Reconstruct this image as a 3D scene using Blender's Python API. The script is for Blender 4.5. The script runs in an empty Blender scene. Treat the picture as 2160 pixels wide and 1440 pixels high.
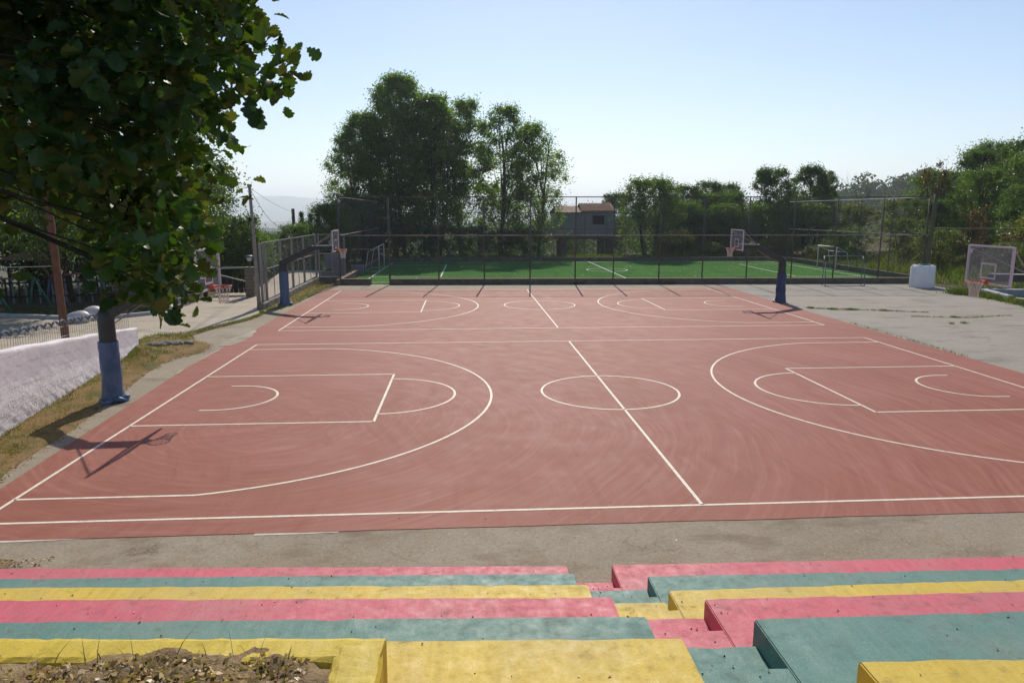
import bpy, math, random
import numpy as np
from mathutils import Vector

S = bpy.context.scene
# ------------------------------------------------------------------ camera, world, sun, exposure
cam_data = bpy.data.cameras.new("camera")
cam_data.sensor_width = 36.0
cam_data.lens = 1513.5 / 2160 * 36
cam_data.clip_start = 0.05
cam_data.clip_end = 40000
cam = bpy.data.objects.new("camera", cam_data)
S.collection.objects.link(cam)
cam.location = (7.942, -11.443, 4.970)
cam.rotation_euler = (math.pi / 2 - 0.1781, 0, -0.0657)
S.camera = cam

SUN_AZ, SUN_EL = math.radians(5.2), math.radians(38.2)
world = bpy.data.worlds.new("World")
S.world = world
world.use_nodes = True
wn = world.node_tree
for n in list(wn.nodes): wn.nodes.remove(n)
sky = wn.nodes.new('ShaderNodeTexSky')
sky.sky_type = 'NISHITA'
sky.sun_disc = False
sky.sun_elevation = SUN_EL
sky.sun_rotation = SUN_AZ
sky.altitude = 300
sky.air_density = 1.0
sky.dust_density = 0.3
sky.ozone_density = 1.75
bg = wn.nodes.new('ShaderNodeBackground')
bg.inputs['Strength'].default_value = 0.107
wo = wn.nodes.new('ShaderNodeOutputWorld')
tint = wn.nodes.new('ShaderNodeMix'); tint.data_type = 'RGBA'; tint.blend_type = 'MULTIPLY'; tint.inputs[0].default_value = 1.0
tint.inputs[7].default_value = (.985, .965, 1.0, 1)
wn.links.new(sky.outputs[0], tint.inputs[6]); wn.links.new(tint.outputs[2], bg.inputs['Color'])
wn.links.new(bg.outputs[0], wo.inputs['Surface'])

sd = bpy.data.lights.new("sun", 'SUN')
sd.energy = 4.4
sd.angle = math.radians(0.53)
sd.color = (1.0, 0.915, 0.79)
sun = bpy.data.objects.new("sun", sd)
S.collection.objects.link(sun)
sdir = Vector((math.sin(SUN_AZ) * math.cos(SUN_EL), math.cos(SUN_AZ) * math.cos(SUN_EL), math.sin(SUN_EL)))
sun.rotation_euler = sdir.to_track_quat('Z', 'Y').to_euler()
sun.location = (0, 0, 60)

S.view_settings.view_transform = 'Standard'
S.view_settings.look = 'None'
S.view_settings.gamma = 1.0
S.view_settings.use_curve_mapping = False
S.view_settings.exposure = 0.12
S.render.engine = 'CYCLES'
S.cycles.max_bounces = 8
S.cycles.diffuse_bounces = 3
S.cycles.glossy_bounces = 3
S.cycles.transmission_bounces = 4
S.cycles.transparent_max_bounces = 24
S.cycles.volume_bounces = 1
S.cycles.volume_max_steps = 64

HAZE_DENSITY = 2.3e-4
R = np.random.RandomState(7)
rnd = random.Random(5)

# ------------------------------------------------------------------ helpers
def link(o): S.collection.objects.link(o); return o

class MB:
    def __init__(s): s.v = []; s.f = []; s.mi = []; s.cur = 0
    def add(s, vs, fs):
        b = len(s.v); s.v += [tuple(map(float, p)) for p in vs]
        s.f += [tuple(i + b for i in f) for f in fs]; s.mi += [s.cur] * len(fs); return s
    def box(s, x0, x1, y0, y1, z0, z1):
        return s.add([(x0,y0,z0),(x1,y0,z0),(x1,y1,z0),(x0,y1,z0),(x0,y0,z1),(x1,y0,z1),(x1,y1,z1),(x0,y1,z1)],
                     [(0,3,2,1),(4,5,6,7),(0,1,5,4),(1,2,6,5),(2,3,7,6),(3,0,4,7)])
    def prism(s, poly, z0, z1):
        n = len(poly)
        f0 = z0 if callable(z0) else (lambda x, y: z0)
        f1 = z1 if callable(z1) else (lambda x, y: z1)
        vs = [(x, y, f0(x, y)) for x, y in poly] + [(x, y, f1(x, y)) for x, y in poly]
        return s.add(vs, [tuple(range(n - 1, -1, -1)), tuple(range(n, 2 * n))] + [(i, (i + 1) % n, n + (i + 1) % n, n + i) for i in range(n)])
    def beam(s, p0, p1, w, h, up=(0, 0, 1)):
        p0, p1 = Vector(p0), Vector(p1); d = (p1 - p0).normalized(); up = Vector(up)
        if abs(d.dot(up)) > .98: up = Vector((1, 0, 0))
        a = d.cross(up).normalized() * w / 2; b = a.cross(d).normalized() * h / 2
        vs = [p + i * a + j * b for p in (p0, p1) for i, j in ((-1,-1),(1,-1),(1,1),(-1,1))]
        return s.add(vs, [(3,2,1,0),(4,5,6,7),(0,1,5,4),(1,2,6,5),(2,3,7,6),(3,0,4,7)])
    def path(s, pts, rad, n=8, cap=True):
        pts = [Vector(p) for p in pts]; k = len(pts)
        rs = rad if hasattr(rad, '__len__') else [rad] * k
        vs = []; ref = None
        for i, p in enumerate(pts):
            t = (pts[min(i + 1, k - 1)] - pts[max(i - 1, 0)]).normalized()
            if ref is None: ref = Vector((0, 0, 1)) if abs(t.z) < .9 else Vector((1, 0, 0))
            a = t.cross(ref).normalized(); b = a.cross(t).normalized()
            ref = b if abs(t.dot(ref)) > .98 else ref
            for j in range(n):
                an = 2 * math.pi * j / n
                vs.append(p + (a * math.cos(an) + b * math.sin(an)) * rs[i])
        fs = [(i*n+j, i*n+(j+1)%n, (i+1)*n+(j+1)%n, (i+1)*n+j) for i in range(k-1) for j in range(n)]
        if cap: fs += [tuple(range(n-1,-1,-1)), tuple(range((k-1)*n, k*n))]
        return s.add(vs, fs)
    def tube(s, p0, p1, r0, r1=None, n=8): return s.path([p0, p1], [r0, r0 if r1 is None else r1], n)
    def ring(s, c, r, t, n=24, m=6):
        c = Vector(c); vs = []
        for i in range(n):
            a = 2*math.pi*i/n; e = Vector((math.cos(a), math.sin(a), 0))
            for j in range(m):
                b = 2*math.pi*j/m; vs.append(c + e*(r + t*math.cos(b)) + Vector((0,0,t*math.sin(b))))
        return s.add(vs, [(i*m+j, ((i+1)%n)*m+j, ((i+1)%n)*m+(j+1)%m, i*m+(j+1)%m) for i in range(n) for j in range(m)])
    def mesh(s, name, mats, smooth=False, bevel=0):
        me = bpy.data.meshes.new(name); me.from_pydata(s.v, [], s.f)
        for m in (mats if isinstance(mats, (list, tuple)) else [mats]): me.materials.append(m)
        if any(s.mi): me.polygons.foreach_set('material_index', s.mi)
        if smooth: me.polygons.foreach_set('use_smooth', [True] * len(me.polygons))
        me.update(); return me
    def build(s, name, mats, parent=None, kind=None, smooth=False, bevel=0):
        o = bpy.data.objects.new(name, s.mesh(name, mats, smooth)); link(o)
        if parent is not None: o.parent = parent
        if kind: o['kind'] = kind
        if bevel:
            b = o.modifiers.new('bevel', 'BEVEL'); b.width = bevel; b.segments = 2; b.limit_method = 'ANGLE'
        return o

def tag(o, label, cat, group=None, kind=None):
    o['label'] = label; o['category'] = cat
    if group: o['group'] = group
    if kind: o['kind'] = kind
    return o
def thing(name, label, cat, loc=(0, 0, 0), rz=0, group=None):
    o = bpy.data.objects.new(name, None); link(o); o.location = loc; o.rotation_euler = (0, 0, rz)
    o.empty_display_size = .2
    return tag(o, label, cat, group)
def copy_tree(o, parent=None):
    c = o.copy(); link(c); c.parent = parent
    for ch in [x for x in list(S.objects) if x.parent == o]: copy_tree(ch, c)
    return c
def np_mesh(name, V, F, mats, mi=None, smooth=False):
    """V (n,3); F (m,k) fixed-size faces"""
    me = bpy.data.meshes.new(name); m, k = F.shape
    me.vertices.add(len(V)); me.vertices.foreach_set('co', np.asarray(V, np.float32).ravel())
    me.loops.add(m * k); me.loops.foreach_set('vertex_index', F.astype(np.int32).ravel())
    me.polygons.add(m); me.polygons.foreach_set('loop_start', np.arange(0, m * k, k, dtype=np.int32))
    try: me.polygons.foreach_set('loop_total', np.full(m, k, np.int32))
    except Exception: pass
    for x in (mats if isinstance(mats, (list, tuple)) else [mats]): me.materials.append(x)
    if mi is not None: me.polygons.foreach_set('material_index', mi.astype(np.int32))
    if smooth: me.polygons.foreach_set('use_smooth', np.ones(m, bool))
    me.update(calc_edges=True); me.validate(); return me
def np_obj(name, V, F, mats, parent=None, kind=None, mi=None, smooth=False):
    o = bpy.data.objects.new(name, np_mesh(name, V, F, mats, mi, smooth)); link(o)
    if parent is not None: o.parent = parent
    if kind: o['kind'] = kind
    return o

# ------------------------------------------------------------------ materials
class NT:
    def __init__(s, name):
        s.m = bpy.data.materials.new(name); s.m.use_nodes = True; s.t = s.m.node_tree
        for n in list(s.t.nodes): s.t.nodes.remove(n)
        s.out = s.t.nodes.new('ShaderNodeOutputMaterial')
        s.geo = s.t.nodes.new('ShaderNodeNewGeometry')
        s.pos = s.geo.outputs['Position']
    def n(s, ty, **kw):
        x = s.t.nodes.new(ty)
        for k, v in kw.items():
            if k in x.inputs: x.inputs[k].default_value = v
            else: setattr(x, k, v)
        return x
    def l(s, a, b): s.t.links.new(a, b)
    def noise(s, scale, detail=4, rough=.55, vec=None, stretch=None, dist=0):
        x = s.n('ShaderNodeTexNoise'); x.inputs['Scale'].default_value = scale; x.inputs['Detail'].default_value = detail
        x.inputs['Roughness'].default_value = rough; x.inputs['Distortion'].default_value = dist
        v = vec or s.pos
        if stretch:
            mp = s.n('ShaderNodeMapping'); mp.inputs['Scale'].default_value = stretch; s.l(v, mp.inputs['Vector']); v = mp.outputs[0]
        s.l(v, x.inputs['Vector']); return x.outputs['Fac']
    def ramp(s, fac, stops):
        x = s.n('ShaderNodeValToRGB'); e = x.color_ramp.elements
        while len(e) < len(stops): e.new(.5)
        for el, (p, c) in zip(e, stops):
            el.position = p; el.color = (c[0], c[1], c[2], 1) if hasattr(c, '__len__') else (c, c, c, 1)
        s.l(fac, x.inputs['Fac']); return x.outputs['Color']
    def mix(s, a, b, fac=.5, mode='MIX'):
        x = s.n('ShaderNodeMix'); x.data_type = 'RGBA'; x.blend_type = mode
        for sock, v in ((x.inputs[6], a), (x.inputs[7], b)):
            if isinstance(v, tuple): sock.default_value = (*v, 1)
            else: s.l(v, sock)
        if isinstance(fac, (int, float)): x.inputs[0].default_value = fac
        else: s.l(fac, x.inputs[0])
        return x.outputs[2]
    def math(s, op, a, b=None):
        x = s.n('ShaderNodeMath'); x.operation = op
        for i, v in enumerate((a, b)):
            if v is None: continue
            if isinstance(v, (int, float)): x.inputs[i].default_value = v
            else: s.l(v, x.inputs[i])
        return x.outputs[0]
    def bsdf(s, col, rough=.8, spec=.3, bump=None, bstr=.3, bdist=.01, metal=0, **kw):
        b = s.n('ShaderNodeBsdfPrincipled')
        if isinstance(col, tuple): b.inputs['Base Color'].default_value = (*col, 1)
        else: s.l(col, b.inputs['Base Color'])
        if isinstance(rough, (int, float)): b.inputs['Roughness'].default_value = rough
        else: s.l(rough, b.inputs['Roughness'])
        b.inputs['Specular IOR Level'].default_value = spec; b.inputs['Metallic'].default_value = metal
        for k, v in kw.items(): b.inputs[k].default_value = v
        if bump is not None:
            bp = s.n('ShaderNodeBump'); bp.inputs['Strength'].default_value = bstr; bp.inputs['Distance'].default_value = bdist
            s.l(bump, bp.inputs['Height']); s.l(bp.outputs[0], b.inputs['Normal'])
        s.l(b.outputs[0], s.out.inputs['Surface']); return s.m

def worn(name, c, rough=.6, dark=.6, scale=3, spec=.3, metal=0, fine=40, bstr=.15):
    t = NT(name); a = t.noise(scale, 5, .65); b = t.noise(fine, 3)
    col = t.mix(tuple(x * dark for x in c), c, t.ramp(a, [(.3, 0), (.6, 1)]))
    col = t.mix(col, tuple(min(1, x * 1.18) for x in c), t.ramp(b, [(.5, 0), (.75, .5)]))
    return t.bsdf(col, rough, spec, b, bstr, .004, metal)

def leaf_mat(name, cols, trans=.45, clump=.5, gloss=.06):
    """cols: list of 3-4 base colours, one per leaf at random"""
    t = NT(name); r = t.geo.outputs['Random Per Island']
    k = len(cols) - 1
    c = t.ramp(r, [(i / k, x) for i, x in enumerate(cols)])
    n = t.noise(clump, 2)
    c = t.mix(c, t.mix(c, (1.5, 1.45, .9), 1.0, 'MULTIPLY'), t.ramp(n, [(.42, 0), (.65, .8)]))
    d = t.n('ShaderNodeBsdfDiffuse'); t.l(c, d.inputs['Color'])
    tr = t.n('ShaderNodeBsdfTranslucent'); t.l(t.mix(c, (1.5, 1.7, .45), 1.0, 'MULTIPLY'), tr.inputs['Color'])
    m1 = t.n('ShaderNodeMixShader'); m1.inputs[0].default_value = trans; t.l(d.outputs[0], m1.inputs[1]); t.l(tr.outputs[0], m1.inputs[2])
    g = t.n('ShaderNodeBsdfGlossy'); g.inputs['Roughness'].default_value = .38; g.inputs['Color'].default_value = (1, 1, 1, 1)
    m2 = t.n('ShaderNodeMixShader'); m2.inputs[0].default_value = gloss; t.l(m1.outputs[0], m2.inputs[1]); t.l(g.outputs[0], m2.inputs[2])
    t.l(m2.outputs[0], t.out.inputs['Surface']); return t.m

M = {}
# -- red court coat with squeegee sweeps
t = NT('red_court_coat')
big = t.noise(.22, 4, .6); mid = t.noise(1.6, 5, .6); fine = t.noise(90, 2)
mp = t.n('ShaderNodeMapping'); mp.inputs['Location'].default_value = (9, 22, 0); t.l(t.pos, mp.inputs['Vector'])
warp = t.n('ShaderNodeVectorMath', operation='ADD')
wn_ = t.n('ShaderNodeTexNoise'); wn_.inputs['Scale'].default_value = .16; wn_.inputs['Detail'].default_value = 2; t.l(t.pos, wn_.inputs['Vector'])
sc = t.n('ShaderNodeVectorMath', operation='SCALE'); sc.inputs['Scale'].default_value = 1.0; t.l(wn_.outputs['Color'], sc.inputs[0])
t.l(t.pos, warp.inputs[0]); t.l(sc.outputs[0], warp.inputs[1])
def sweep(cx, cy, fr, fa):
    """irregular arcs left by the squeegee, swept about one point of the court"""
    sub = t.n('ShaderNodeVectorMath', operation='SUBTRACT'); t.l(warp.outputs[0], sub.inputs[0]); sub.inputs[1].default_value = (cx, cy, 0)
    sp_ = t.n('ShaderNodeSeparateXYZ'); t.l(sub.outputs[0], sp_.inputs[0])
    rad_ = t.math('SQRT', t.math('ADD', t.math('MULTIPLY', sp_.outputs[0], sp_.outputs[0]), t.math('MULTIPLY', sp_.outputs[1], sp_.outputs[1])))
    ang_ = t.math('ARCTAN2', sp_.outputs[0], sp_.outputs[1])
    cb = t.n('ShaderNodeCombineXYZ'); t.l(t.math('MULTIPLY', rad_, fr), cb.inputs[0]); t.l(t.math('MULTIPLY', ang_, fa), cb.inputs[1])
    return t.noise(1.0, 3, .6, vec=cb.outputs[0])
r1 = sweep(2, 8.5, 3.4, 1.6); r2 = sweep(-5, 1, 4.4, 2.5)
rr = t.mix(r1, r2, t.ramp(t.noise(.35, 2), [(.44, 0), (.58, 1)]))
c = t.mix((.250, .080, .052), (.292, .103, .070), t.ramp(mid, [(.3, 0), (.7, 1)]))
c = t.mix(c, (.325, .122, .092), t.ramp(big, [(.42, 0), (.68, .75)]))
c = t.mix(c, (.365, .160, .125), t.math('MULTIPLY', t.ramp(rr, [(.46, 0), (.66, .6)]), t.ramp(t.noise(.5, 3), [(.35, .1), (.65, .8)])))
c = t.mix(c, (.20, .075, .062), t.math('MULTIPLY', t.ramp(t.noise(2.2, 6, .7), [(.60, 0), (.72, 1)]), .35))
r3 = sweep(4, 6, 9.0, 2.2); c = t.mix(c, (.40, .20, .155), t.ramp(r3, [(.52, 0), (.66, .28)])); c = t.mix(c, (.235, .075, .050), t.ramp(r3, [(.34, .3), (.46, 0)]))
c = t.mix(c, (.235, .070, .050), t.ramp(rr, [(.30, .55), (.46, 0)]))
c = t.mix(c, (.38, .24, .18), t.ramp(t.noise(.8, 7, .75), [(.60, 0), (.74, .22)]))
c = t.mix(c, (.42, .24, .20), t.ramp(t.noise(28, 2), [(.62, 0), (.74, .35)]))
M['red'] = t.bsdf(c, t.ramp(mid, [(.2, .62), (.8, .78)]), .16, fine, .25, .003)
# -- asphalt, concrete
def paving(name, c0, c1, c2, speck=130, bstr=.6, crack=.5):
    t = NT(name); a = t.noise(.35, 5, .6); b = t.noise(2.4, 6, .65); g = t.noise(speck, 2, .7)
    v = t.n('ShaderNodeTexVoronoi'); v.feature = 'DISTANCE_TO_EDGE'; v.inputs['Scale'].default_value = crack
    wv = t.n('ShaderNodeVectorMath', operation='ADD'); nn = t.n('ShaderNodeTexNoise'); nn.inputs['Scale'].default_value = 1.3; nn.inputs['Detail'].default_value = 6
    t.l(t.pos, nn.inputs['Vector']); t.l(t.pos, wv.inputs[0]); t.l(nn.outputs['Color'], wv.inputs[1]); t.l(wv.outputs[0], v.inputs['Vector'])
    col = t.mix(c0, c1, t.ramp(a, [(.35, 0), (.65, 1)])); col = t.mix(col, c2, t.ramp(b, [(.45, 0), (.8, .8)]))
    col = t.mix(col, tuple(x * 1.7 for x in c1), t.ramp(g, [(.56, 0), (.72, .75)]))
    col = t.mix(col, tuple(x * .42 for x in c0), t.ramp(g, [(.27, .8), (.42, 0)]))
    g2 = t.noise(16, 3, .75); col = t.mix(col, tuple(x * .62 for x in c0), t.ramp(g2, [(.30, .75), (.46, 0)])); col = t.mix(col, tuple(x * 1.35 for x in c1), t.ramp(g2, [(.56, 0), (.70, .6)]))
    stn = t.noise(.9, 5, .7, stretch=(.5, 1, 1)); col = t.mix(col, tuple(x * .72 for x in c2), t.ramp(stn, [(.52, 0), (.66, .7)]))
    col = t.mix(col, (.07, .06, .045), t.math('MULTIPLY', t.ramp(v.outputs['Distance'], [(.0, 1), (.006, 0)]), t.ramp(t.noise(.4, 2), [(.52, 0), (.62, .6)])))
    return t.bsdf(col, .82, .25, g, bstr, .004)
M['asphalt'] = paving('worn_asphalt', (.250, .207, .148), (.305, .260, .196), (.215, .158, .100), 95)
M['pad'] = paving('pale_concrete_slab', (.265, .240, .198), (.310, .282, .235), (.225, .200, .160), 60, .35, .22)
M['road'] = paving('road_concrete', (.37, .315, .245), (.42, .365, .290), (.33, .275, .210), 60, .35, .12)
t = NT('court_line_paint'); c = t.mix((.80, .74, .60), (.66, .58, .46), t.ramp(t.noise(5, 5, .7), [(.4, 0), (.65, 1)]))
c = t.mix(c, (.42, .24, .18), t.ramp(t.noise(11, 6, .8), [(.56, 0), (.66, .8)])); M['line'] = t.bsdf(c, .65, .25)
M['oldline'] = worn('old_line_paint', (.62, .56, .44), .7, .7, 5)
# -- turf
t = NT('artificial_turf'); a = t.noise(.5, 4); b = t.noise(30, 3); st = t.noise(.9, 2, stretch=(1, .12, 1))
c = t.mix((.066, .150, .046), (.088, .190, .058), t.ramp(a, [(.35, 0), (.65, 1)]))
c = t.mix(c, (.10, .225, .058), t.ramp(st, [(.45, 0), (.7, .6)])); c = t.mix(c, (.018, .07, .015), t.ramp(b, [(.5, 0), (.7, .5)]))
M['turf'] = t.bsdf(c, 1.0, .0, b, .8, .02)
M['turfline'] = worn('turf_line', (.62, .66, .60), .8, .8, 6)
# -- ground
t = NT('earth_and_grass'); a = t.noise(.05, 5); b = t.noise(.6, 6, .65); g = t.noise(8, 4, .7)
c = t.mix((.115, .095, .050), (.055, .075, .025), t.ramp(a, [(.42, 0), (.58, 1)]))
c = t.mix(c, (.17, .135, .075), t.ramp(b, [(.5, 0), (.72, .8)])); c = t.mix(c, (.03, .03, .015), t.ramp(g, [(.3, .6), (.5, 0)]))
far = t.noise(.004, 6, .6)
sep = t.n('ShaderNodeSeparateXYZ'); t.l(t.pos, sep.inputs[0])
fm = t.n('ShaderNodeMapRange'); fm.inputs['From Min'].default_value = 200; fm.inputs['From Max'].default_value = 900; t.l(sep.outputs['Y'], fm.inputs['Value'])
c = t.mix(c, t.ramp(far, [(.38, (.030, .045, .022)), (.50, (.05, .07, .03)), (.58, (.16, .14, .085)), (.68, (.04, .055, .025))]), fm.outputs[0])
M['earth'] = t.bsdf(c, .95, .1, g, .8, .05)
t = NT('dry_leaf_soil'); b = t.noise(2.5, 6, .7); g = t.noise(22, 5, .7)
c = t.mix((.17, .115, .062), (.33, .24, .14), t.ramp(b, [(.4, 0), (.62, 1)])); c = t.mix(c, (.36, .29, .19), t.ramp(g, [(.55, 0), (.72, .7)])); c = t.mix(c, (.04, .028, .017), t.ramp(g, [(.28, .7), (.45, 0)]))
M['soil'] = t.bsdf(c, .95, .1, g, 1, .03)
t = NT('mossy_verge'); b = t.noise(1.6, 6, .7); g = t.noise(25, 5, .7)
c = t.mix((.26, .165, .075), (.11, .115, .036), t.ramp(b, [(.46, 0), (.62, 1)])); c = t.mix(c, (.28, .20, .11), t.ramp(g, [(.55, 0), (.75, .6)])); c = t.mix(c, (.05, .035, .018), t.ramp(g, [(.28, .7), (.45, 0)]))
M['verge'] = t.bsdf(c, .95, .1, g, 1, .03)
M['sand'] = paving('crumbled_render', (.30, .255, .19), (.40, .345, .27), (.24, .19, .13), 25, .9)
# -- painted concrete of the terraces
def painted(name, c, dirt=(.12, .10, .075), wear=.60):
    t = NT(name); a = t.noise(.9, 6, .7); b = t.noise(7, 6, .7); f = t.noise(55, 4, .65)
    br = t.noise(6, 4, .6, stretch=(3.2, .35, 1)); geo = t.noise(.45, 3)
    dk = tuple(x * .72 for x in c); lt = tuple(min(.9, x * 1.25 + .03) for x in c)
    col = t.mix(c, dk, t.ramp(br, [(.42, 0), (.66, .40)])); col = t.mix(col, lt, t.ramp(t.noise(9, 3, .6, stretch=(4, .4, 1)), [(.5, 0), (.72, .32)]))
    gr = tuple(.5 * x + .5 * y for x, y in zip(c, (.30, .27, .22)))
    col = t.mix(col, gr, t.ramp(a, [(wear - .15, 0), (wear + .10, .6)]))
    col = t.mix(col, dirt, t.math('MULTIPLY', t.ramp(b, [(.56, 0), (.68, .55)]), t.ramp(geo, [(.3, .35), (.6, 1)])))
    col = t.mix(col, tuple(x * .5 for x in dirt), t.ramp(f, [(.64, 0), (.70, .6)]))
    m3 = t.noise(26, 4, .75); col = t.mix(col, tuple(x * .78 for x in c), t.ramp(m3, [(.5, 0), (.68, .55)])); col = t.mix(col, (.42, .37, .29), t.ramp(t.noise(19, 5, .8), [(.62, 0), (.72, .5)]))
    return t.bsdf(col, t.ramp(b, [(.3, .5), (.7, .78)]), .35, f, .5, .006)
M['pink'] = painted('pink_paint', (.58, .105, .145))
M['teal'] = painted('teal_paint', (.098, .225, .196))
M['yellow'] = painted('yellow_paint', (.61, .44, .050))
M['kerby'] = painted('bright_yellow_paint', (.58, .43, .035), (.10, .08, .03), .66)
# -- others
t = NT('whitewashed_stone'); a = t.noise(1.1, 6, .7); b = t.noise(9, 6, .7)
sp = t.n('ShaderNodeSeparateXYZ'); t.l(t.pos, sp.inputs[0])
hh = t.math('ADD', sp.outputs[2], t.math('MULTIPLY', sp.outputs[1], .085))   # height measured parallel to the sloping top
cb = t.n('ShaderNodeCombineXYZ'); t.l(t.math('MULTIPLY', sp.outputs[1], .45), cb.inputs[0]); t.l(t.math('MULTIPLY', hh, 6.5), cb.inputs[1])
st = t.noise(1.0, 4, .6, vec=cb.outputs[0])
c = t.mix((.82, .75, .76), (.70, .63, .64), t.ramp(a, [(.4, 0), (.65, 1)])); c = t.mix(c, (.46, .40, .42), t.ramp(st, [(.565, 0), (.60, .65), (.64, 0)])); c = t.mix(c, (.88, .85, .84), t.ramp(b, [(.52, 0), (.7, .7)])); c = t.mix(c, (.20, .17, .16), t.ramp(b, [(.27, .8), (.36, 0)]))
lw = t.ramp(hh, [(.0, 0), (1.0, 1)])
v = t.n('ShaderNodeTexVoronoi'); v.inputs['Scale'].default_value = 9; t.l(t.pos, v.inputs['Vector'])
pit = t.mix(t.ramp(v.outputs['Distance'], [(.1, 0), (.6, 1)]), t.noise(24, 5, .7), .6)
c = t.mix(c, (.30, .26, .24), t.ramp(t.noise(4.2, 6, .75), [(.62, 0), (.72, .7)]))
msk = t.n('ShaderNodeMapRange'); msk.inputs['From Min'].default_value = 1.85; msk.inputs['From Max'].default_value = 1.15; msk.inputs['To Min'].default_value = .10; msk.inputs['To Max'].default_value = 1.0
t.l(t.math('ADD', hh, t.math('MULTIPLY', t.noise(1.5, 3), .5)), msk.inputs['Value'])
pit = t.math('MULTIPLY', t.mix(t.noise(6.5, 5, .7), t.noise(20, 5, .75), .4), msk.outputs[0])
M['whitewall'] = t.bsdf(c, .85, .2, pit, 1.0, .10)
M['steel'] = worn('galvanised_steel', (.30, .29, .28), .45, .75, 6, .5, .5)
M['fencepost'] = worn('fence_pipe', (.11, .095, .085), .55, .7, 3, .4, .2)
M['rail'] = worn('rusty_rail', (.36, .27, .24), .6, .6, 2, .4, .1)
M['wire'] = worn('fence_wire', (.13, .12, .11), .5, .7, 5, .4, .3)
M['pole'] = worn('hoop_pole_paint', (.050, .058, .052), .55, .7, 4, .35)
M['wrap'] = NT('blue_tarp_wrap').bsdf((.045, .095, .19), .38, .5)
t = NT('blue_tarp_wrap'); a = t.noise(5, 5, .6, stretch=(1, 1, .5)); c = t.mix((.040, .105, .21), (.085, .155, .26), t.ramp(a, [(.4, 0), (.65, 1)])); M['wrap'] = t.bsdf(c, .42, .5, a, .8, .04)
M['wrapdark'] = worn('navy_tarp_wrap', (.018, .050, .15), .4, .6, 5, .5)
M['white'] = worn('white_metal', (.62, .58, .58), .5, .8, 5, .4)
M['rim'] = worn('orange_rim', (.62, .12, .055), .5, .75, 8, .4)
M['net'] = worn('net_cord', (.70, .62, .58), .9, .85, 10)
M['blue'] = worn('blue_metal', (.07, .12, .22), .5, .7, 5, .4)
M['stone'] = worn('rough_stone', (.26, .23, .19), .9, .55, 4, .2, 0, 18, .8)
M['kerb'] = worn('weathered_kerb', (.17, .145, .115), .9, .5, 2.5, .2, 0, 25, .6)
M['kerbtop'] = worn('terracotta_kerb_cap', (.30, .19, .13), .85, .7, 4)
M['darkwood'] = worn('dark_timber', (.035, .030, .027), .8, .6, 5)
M['brownpole'] = worn('brown_pole', (.17, .075, .045), .7, .6, 3)
M['concpole'] = worn('concrete_pole', (.32, .30, .27), .85, .75, 3)
M['oldpole'] = worn('tarred_pole', (.10, .065, .045), .85, .7, 3)
M['green'] = worn('green_metal', (.03, .17, .11), .5, .7, 6, .4)
M['redbar'] = worn('red_bar', (.28, .075, .06), .55, .7, 6, .4)
M['cable'] = NT('cable').bsdf((.16, .15, .14), .6)
M['cablepale'] = NT('pale_cable').bsdf((.45, .43, .38), .6)
M['housewall'] = worn('house_wall', (.30, .31, .33), .85, .85, 1.2)
M['dark'] = NT('dark_opening').bsdf((.022, .016, .018), .6)
M['shutter'] = worn('dark_red_shutter', (.055, .022, .024), .6, .7, 4)
M['tile'] = worn('terracotta_tile', (.36, .19, .13), .8, .65, 2.5)
M['oldroof'] = worn('old_brown_roof', (.25, .15, .10), .85, .6, 1.2)
M['tank'] = worn('pale_tank', (.62, .65, .70), .5, .88, 3, .4)
t = NT('translucent_white_tank'); d = t.n('ShaderNodeBsdfDiffuse'); c = t.mix((.80, .83, .88), (.70, .73, .78), t.ramp(t.noise(2.5, 4), [(.4, 0), (.7, 1)])); t.l(c, d.inputs['Color'])
tr = t.n('ShaderNodeBsdfTranslucent'); t.l(c, tr.inputs['Color']); mx = t.n('ShaderNodeMixShader'); mx.inputs[0].default_value = .42; t.l(d.outputs[0], mx.inputs[1]); t.l(tr.outputs[0], mx.inputs[2]); t.l(mx.outputs[0], t.out.inputs['Surface']); M['tank'] = t.m
M['panel'] = worn('grey_panel', (.20, .22, .26), .6, .85, 2)
M['bark'] = worn('bark', (.075, .058, .045), .95, .5, 7, .1, 0, 30, 1)
M['palebark'] = worn('poplar_bark', (.13, .115, .095), .95, .5, 4, .1, 0, 30, 1)
M['curb'] = worn('pale_curb', (.42, .42, .44), .8, .75, 3)
M['barrel'] = worn('blue_grey_rope', (.10, .12, .17), .7, .6, 8)
M['gatestone'] = worn('gatepost_stone', (.24, .20, .155), .9, .6, 6, .2, 0, 20, .6)
M['lampglass'] = NT('lamp_glass').bsdf((.70, .72, .68), .3, .5)
# clear backboard sheet
t = NT('scratched_acrylic'); tr = t.n('ShaderNodeBsdfTransparent'); tr.inputs['Color'].default_value = (.90, .92, .93, 1)
p = t.n('ShaderNodeBsdfPrincipled'); p.inputs['Base Color'].default_value = (.55, .57, .60, 1); p.inputs['Roughness'].default_value = .25
mx = t.n('ShaderNodeMixShader'); mx.inputs[0].default_value = .17; t.l(tr.outputs[0], mx.inputs[1]); t.l(p.outputs[0], mx.inputs[2]); t.l(mx.outputs[0], t.out.inputs['Surface']); M['acrylic'] = t.m
t = NT('netting_veil'); 
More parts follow.
